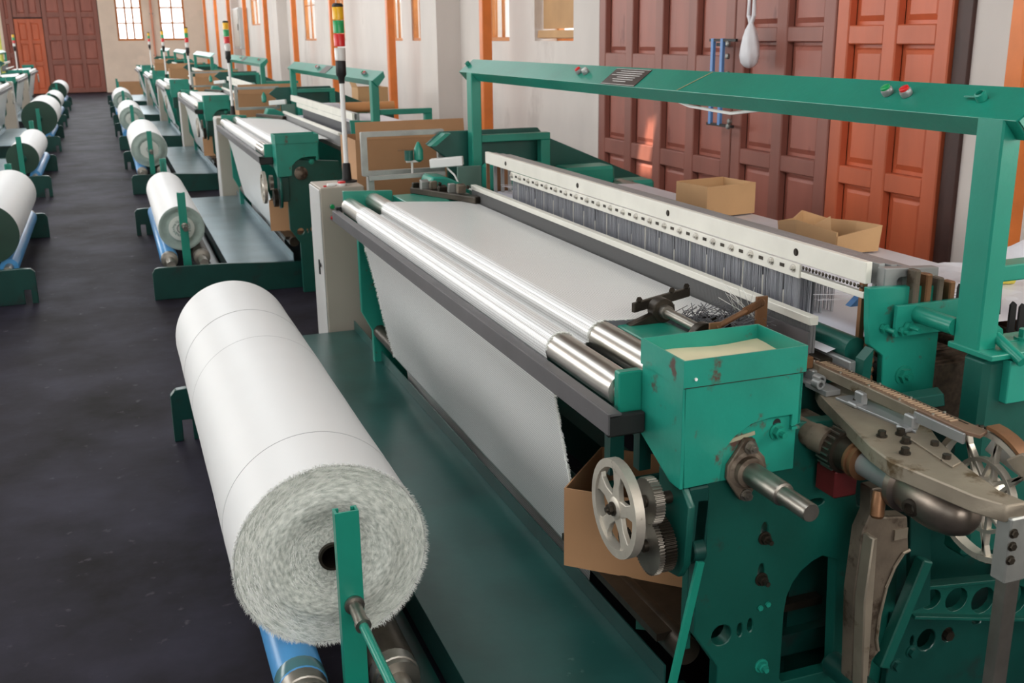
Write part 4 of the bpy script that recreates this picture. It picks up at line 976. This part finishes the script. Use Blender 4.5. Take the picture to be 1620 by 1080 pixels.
K(G().box(1.03,1.045,5.645,5.66,.985,.992), 'key_switch', RED, 0)
K(G().box(1.0,1.24,5.60,5.90,0,.03), 'plinth', BLACK, 0)
rebase(cab, KB)
TB = (1.19, 5.80, .985)
tw = thing('signal_tower', 'tall white signal tower with amber, green and red lamps on the nearest cabinet', 'signal light', 'signal towers on the cabinets')
T_ = lambda g, n, m, lv=3, **k: far(g.done(n, m, tw, **k), lv)
T_(G().lathe([(.055,0),(.055,.008),(.026,.014),(.022,.10),(.016,.105)], (0,0,0), (0,0,1), 20), 'base', BLACK, 3)
T_(G().cyl((0,0,.10),(0,0,.565),.0135,14), 'pole', WHITEP, 3)
T_(G().lathe([(.016,.53),(.018,.56),(.028,.575),(.028,.645),(.026,.648)], (0,0,0), (0,0,1), 20), 'collar', BLACK, 3)
for z, m, nm in ((.650,CLEAR,'clear_lamp'),(.722,RED,'red_lamp'),(.790,GRN,'green_lamp'),(.858,YEL,'amber_lamp')):
    T_(G().lathe([(.028,0),(.0295,.002),(.0295,.062),(.028,.065)], (0,0,z), (0,0,1), 24), nm, m, 3)
T_(G().lathe([(.0295,.924),(.0295,.934),(.022,.942)], (0,0,0), (0,0,1), 20), 'cap', BLACK, 3)
tw.location = TB

# ------------------------------------------------------------------ carton at each loom's far end
def carton(name, label, x0, x1, y0, y1, h, m, flaps=(), group=None, lean=.25, rz=0.0, z0=0.0):
    """an open cardboard box: four walls, a floor and turned-out flaps"""
    cx, cy = (x0+x1)/2, (y0+y1)/2; a, b_ = (x1-x0)/2, (y1-y0)/2; th = .004
    t = thing(name, label, 'cardboard box', group, (cx, cy, z0), rz)
    for bx in ((-a,a,-b_,-b_+th),(-a,a,b_-th,b_),(-a,-a+th,-b_+th,b_-th),(a-th,a,-b_+th,b_-th)):
        far(G().box(bx[0],bx[1],bx[2],bx[3],0,h).done('wall', m, t), 3)
    far(G().box(-a+th,a-th,-b_+th,b_-th,0,th).done('bottom', CARDIN, t), 0)
    for side, ln, tilt in flaps:
        c_, s_ = math.cos(tilt), math.sin(tilt)
        if side in 'ns':
            sg = 1 if side == 'n' else -1; y = sg*b_
            g = G().obox((0, y+sg*ln/2*c_, h+ln/2*s_), (a*.98,0,0), (0,sg*ln/2*c_,ln/2*s_), (0,-s_*.002,c_*.002))
        else:
            sg = 1 if side == 'e' else -1; x = sg*a
            g = G().obox((x+sg*ln/2*c_, 0, h+ln/2*s_), (0,b_*.98,0), (sg*ln/2*c_,0,ln/2*s_), (-s_*.002,0,c_*.002))
        far(g.done('flap', m, t), 2)
    return t
ct = carton('carton', 'large brown open carton behind the far end of the nearest loom', 1.29, 1.95, 6.0, 6.42, 1.19, CARD, (('s',.10,1.75),('e',.12,-.9)), 'large cartons at the loom ends')

# ------------------------------------------------------------------ copies down the right row and the left row
lt, clt, wpt, wit, cat_, twt, ctt = (treeof(x) for x in (loom, cl, wp, wi, cab, tw, ct))
num = ['', 'second', 'third', 'fourth', 'fifth', 'sixth']
for k in range(1, 6):
    lv = 1 if k == 1 else 2 if k < 4 else 3
    lv2 = min(lv, 2)
    dup(loom, '%s green weaving loom from the camera in the right-hand row' % num[k], right_loc(LB, k), 0, 1 if k < 3 else 2, lt)
    dup(cl, 'white woven cloth on the rollers of the %s loom in the right-hand row' % num[k], right_loc(CB, k), 0, 1, clt)
    if k < 3: dup(wp, 'sheet of white warp threads behind the healds of the %s loom' % num[k], right_loc((2.1,3.4,.4), k), 0, 1, wpt)
    dup(wi, '%s green floor winder from the camera on the right of the aisle' % num[k], right_loc(WB, k), 0, 1 if k < 3 else 2, wit)
    if k < 5: dup(cab, 'beige control cabinet at the far end of the %s loom in the right-hand row' % num[k], right_loc(KB, k), 0, 1 if k < 3 else 3, cat_)
    if k < 5: dup(tw, '%s signal tower from the camera in the right-hand row, amber green and red' % num[k], right_loc(TB, k), 0, 3, twt)
    if k < 5: dup(ct, 'large brown carton behind the far end of the %s loom in the right-hand row' % num[k], right_loc((1.605,6.21,0), k), 0, 2, ctt)
for k in range(5):
    dup(wi, '%s green floor winder from the camera on the left of the aisle' % ordl[k], left_loc(WB, k), PI, 1 if k < 3 else 2, wit)
for k in (2, 3, 4):
    dup(loom, '%s green loom along the left edge of the picture' % ['nearest visible', 'middle', 'farthest'][k-2], left_loc(LB, k), PI, 2, lt)
    dup(cl, 'white woven cloth on the %s loom along the left edge' % ['nearest visible', 'middle', 'farthest'][k-2], left_loc(CB, k), PI, 1, clt)
    dup(cab, 'beige control cabinet of the %s loom along the left edge' % ['nearest visible', 'middle', 'farthest'][k-2], left_loc(KB, k), PI, 1, cat_)
    if k > 2: dup(tw, 'signal tower on the %s loom cabinet along the left edge' % ['', 'middle', 'farthest'][k-2], left_loc(TB, k), PI, 3, twt)

for o in list(COL.objects):
    if o.parent and o.parent.name.startswith('weaving_loom.') and o.name.split('.')[0] in ('overhead_beam', 'beam_post'): o.location.z -= .11
bare = {}
for o in list(COL.objects):
    if o.parent and o.parent.name.startswith('cloth_winder.') and o.name.split('.')[0] in ('foot_board', 'foot_board_lip'):
        if o.data.name not in bare:
            m_ = o.data.copy(); m_.materials[0] = PLATE_BARE; bare[o.data.name] = m_
        o.data = bare[o.data.name]

# ------------------------------------------------------------------ smaller things
carton('cardboard_box', 'brown cardboard box under the nearest loom behind the spoked hand wheel', -.20, .20, -.155, .155, .225, CARD, (), None, rz=0)
bx = COL.objects['cardboard_box']; bx.location = (1.262, 2.318, .386); bx.rotation_euler = (0, 0, math.radians(-43.5))
b2 = treeof(bx)
dup(bx, 'brown cardboard box under the second loom in the right-hand row', (1.262, 2.318+PITCH, .386), math.radians(-20), 0, b2)
dup(bx, 'brown cardboard box under the third loom in the right-hand row', (1.262, 2.318+2*PITCH, .386), math.radians(-20), 0, b2)
carton('cardboard_box', 'small open cardboard box standing on the warp sheet in front of the brown gate', 2.17, 2.42, 3.66, 3.86, .125, CARD2, (('n',.0002,0),), 'boxes on the warp sheet', rz=.15, z0=1.042)
# crushed flat-sided box
t = thing('cardboard_box', 'squashed open cardboard box lying on the warp sheet before the orange gate leaf', 'cardboard box', 'boxes on the warp sheet', (2.30, 3.02, 1.042), 0)
pl = [(-.09,-.17),(.07,-.18),(.10,-.02),(.095,.13),(.02,.175),(-.05,.12),(-.085,.16),(-.11,.02)]
for i in range(len(pl)):
    p, q = pl[i], pl[(i+1) % len(pl)]; h0 = .060+.014*((i*5) % 3); h1 = .060+.014*(((i+1)*5) % 3); o_ = .012
    g = G(); V = [(p[0],p[1],0),(q[0],q[1],0),(q[0]*1.06,q[1]*1.04,h1),(p[0]*1.06,p[1]*1.04,h0)]
    n_ = Vector((q[1]-p[1], p[0]-q[0], 0)).normalized()*.003
    g.rings([[Vector(v)-n_ for v in V],[Vector(v)+n_ for v in V]]).done('wall', CARD2, t)
G().plate([(x*.97,y*.97) for x, y in pl], 'z', .0, .003).done('bottom', CARDIN, t)
G().obox((-.02,.02,.045),(.05,.07,.012),(.03,-.02,.02),(0,-.002,.004)).done('flap', CARD2, t)
carton('cardboard_box', 'brown cardboard box on the winder foot board beside the second left-hand roll', -1.75, -1.38, 11.55, 12.0, .52, CARD, (('e',.10,.5),), None, z0=.203)
carton('cardboard_box', 'small orange-brown box on the floor by the back wall', .38, 1.2, 36.9, 37.5, .45, CARD, (), None)
carton('cardboard_box', 'pale brown carton leaning open against the wall behind the second loom', 2.42, 2.74, 11.0, 11.3, 1.25, CARD2, (('w',.06,1.2),), None)
for i, (x, y, z, l) in enumerate(((2.9,9.05,1.0,.0),)):
    t = thing('cardboard_tube', 'brown cardboard tube lying behind the arm of the second loom', 'tube', None, (2.35, 10.4, 1.045), 0)
    G().pipe((-.28,0,.05),(.28,-.05,.05),.05,.04,20).done('tube', PIPEBRN, t)
t = thing('cloth_bundle', 'white cloth bundle lying next to the brown tube behind the second loom', 'cloth', None, (1.98, 10.35, 1.04), 0)
G().lathe([(.02,0),(.05,.01),(.055,.1),(.05,.2),(.045,.21)], (-.1,0,.055), (1,0,0), 16).done('wrap', FOAMW, t)
t = thing('tape_roll', 'yellow tape tube lying on white wrap behind the near post', 'tape', None, (2.36, 2.33, 1.063), 0)
G().pipe((-.055,.02,.0),(.055,-.03,.0),.024,.016,20).done('tape', YTAPE, t)
G().pipe((-.056,.0205,.0),(.056,-.0305,.0),.0158,.013,16).done('core', PIPEBRN, t)
g = G(); grid = []
for i in range(17):
    grid.append([(2.20+.62*i/16, 2.05+.55*j/16, 1.040+.012*math.sin(i*1.3+j*.8)*math.cos(j*1.1)+(.07 if i > 9 else 0)*(i-9)/7*(.6+.4*math.sin(j*.9)) - (.03*(4-j)/4 if j < 4 else 0)) for j in range(17)])
tag(g.sheet(grid).done('plastic_wrap', FOAMW), 'crumpled white plastic wrap behind the near post, under the yellow tape', 'plastic wrap')
# tool frame and bag on the gate
t = thing('blue_bracket', 'blue metal frame hung on the brown gate beside the white bag', 'bracket', None, (3.46, 5.62, 1.22))
for y in (-.02, .085):
    G().box(-.045,-.025,y-.014,y+.014,0,.50).done('bar', BLUEP, t, bevel=.002)
G().box(-.03,.028,.0,.06,.455,.475).done('wall_mount', BLACK, t)
for z in (0, .49): G().bar((-.035,.12,z),(-.035,-.17,z),.016,.016).done('cross_bar', BLACK, t)
for y, z in ((-.10,.40),(-.10,.47),(-.14,.0),(-.15,.03),(-.11,.30)): G().lathe([(.016,0),(.016,.015),(.009,.02)], (-.04,y,z), (-1,0,0), 10).done('wing_nut', GALV, t)
t = thing('plastic_bag', 'knotted white plastic bag hanging from the brown gate', 'bag', None, (3.38, 5.24, 1.56))
pr = [(.012,0),(.032,.008),(.055,.03),(.064,.07),(.060,.12),(.050,.165),(.036,.205),(.018,.235),(.013,.245)]
R = []
for rr, h in pr:
    R.append([(rr*.8*math.cos(2*PI*k/24)*(1+.10*math.sin(k*2.1+h*20)), rr*math.sin(2*PI*k/24)*(1+.10*math.sin(k*1.7+h*14)), h) for k in range(24)])
G().rings(R).done('sack', BAG, t, ang=70)
G().sweep([(0,.004,.24),(.0,.026,.28),(0,.028,.37),(0,.0,.43),(0,-.024,.37),(0,-.024,.28),(0,-.004,.24)], [.012,.012,.010,.009,.010,.012,.012], 8).done('handle', BAG, t)
G().box(.0,.11,-.006,.006,.424,.436).done('hook', GALV, t)
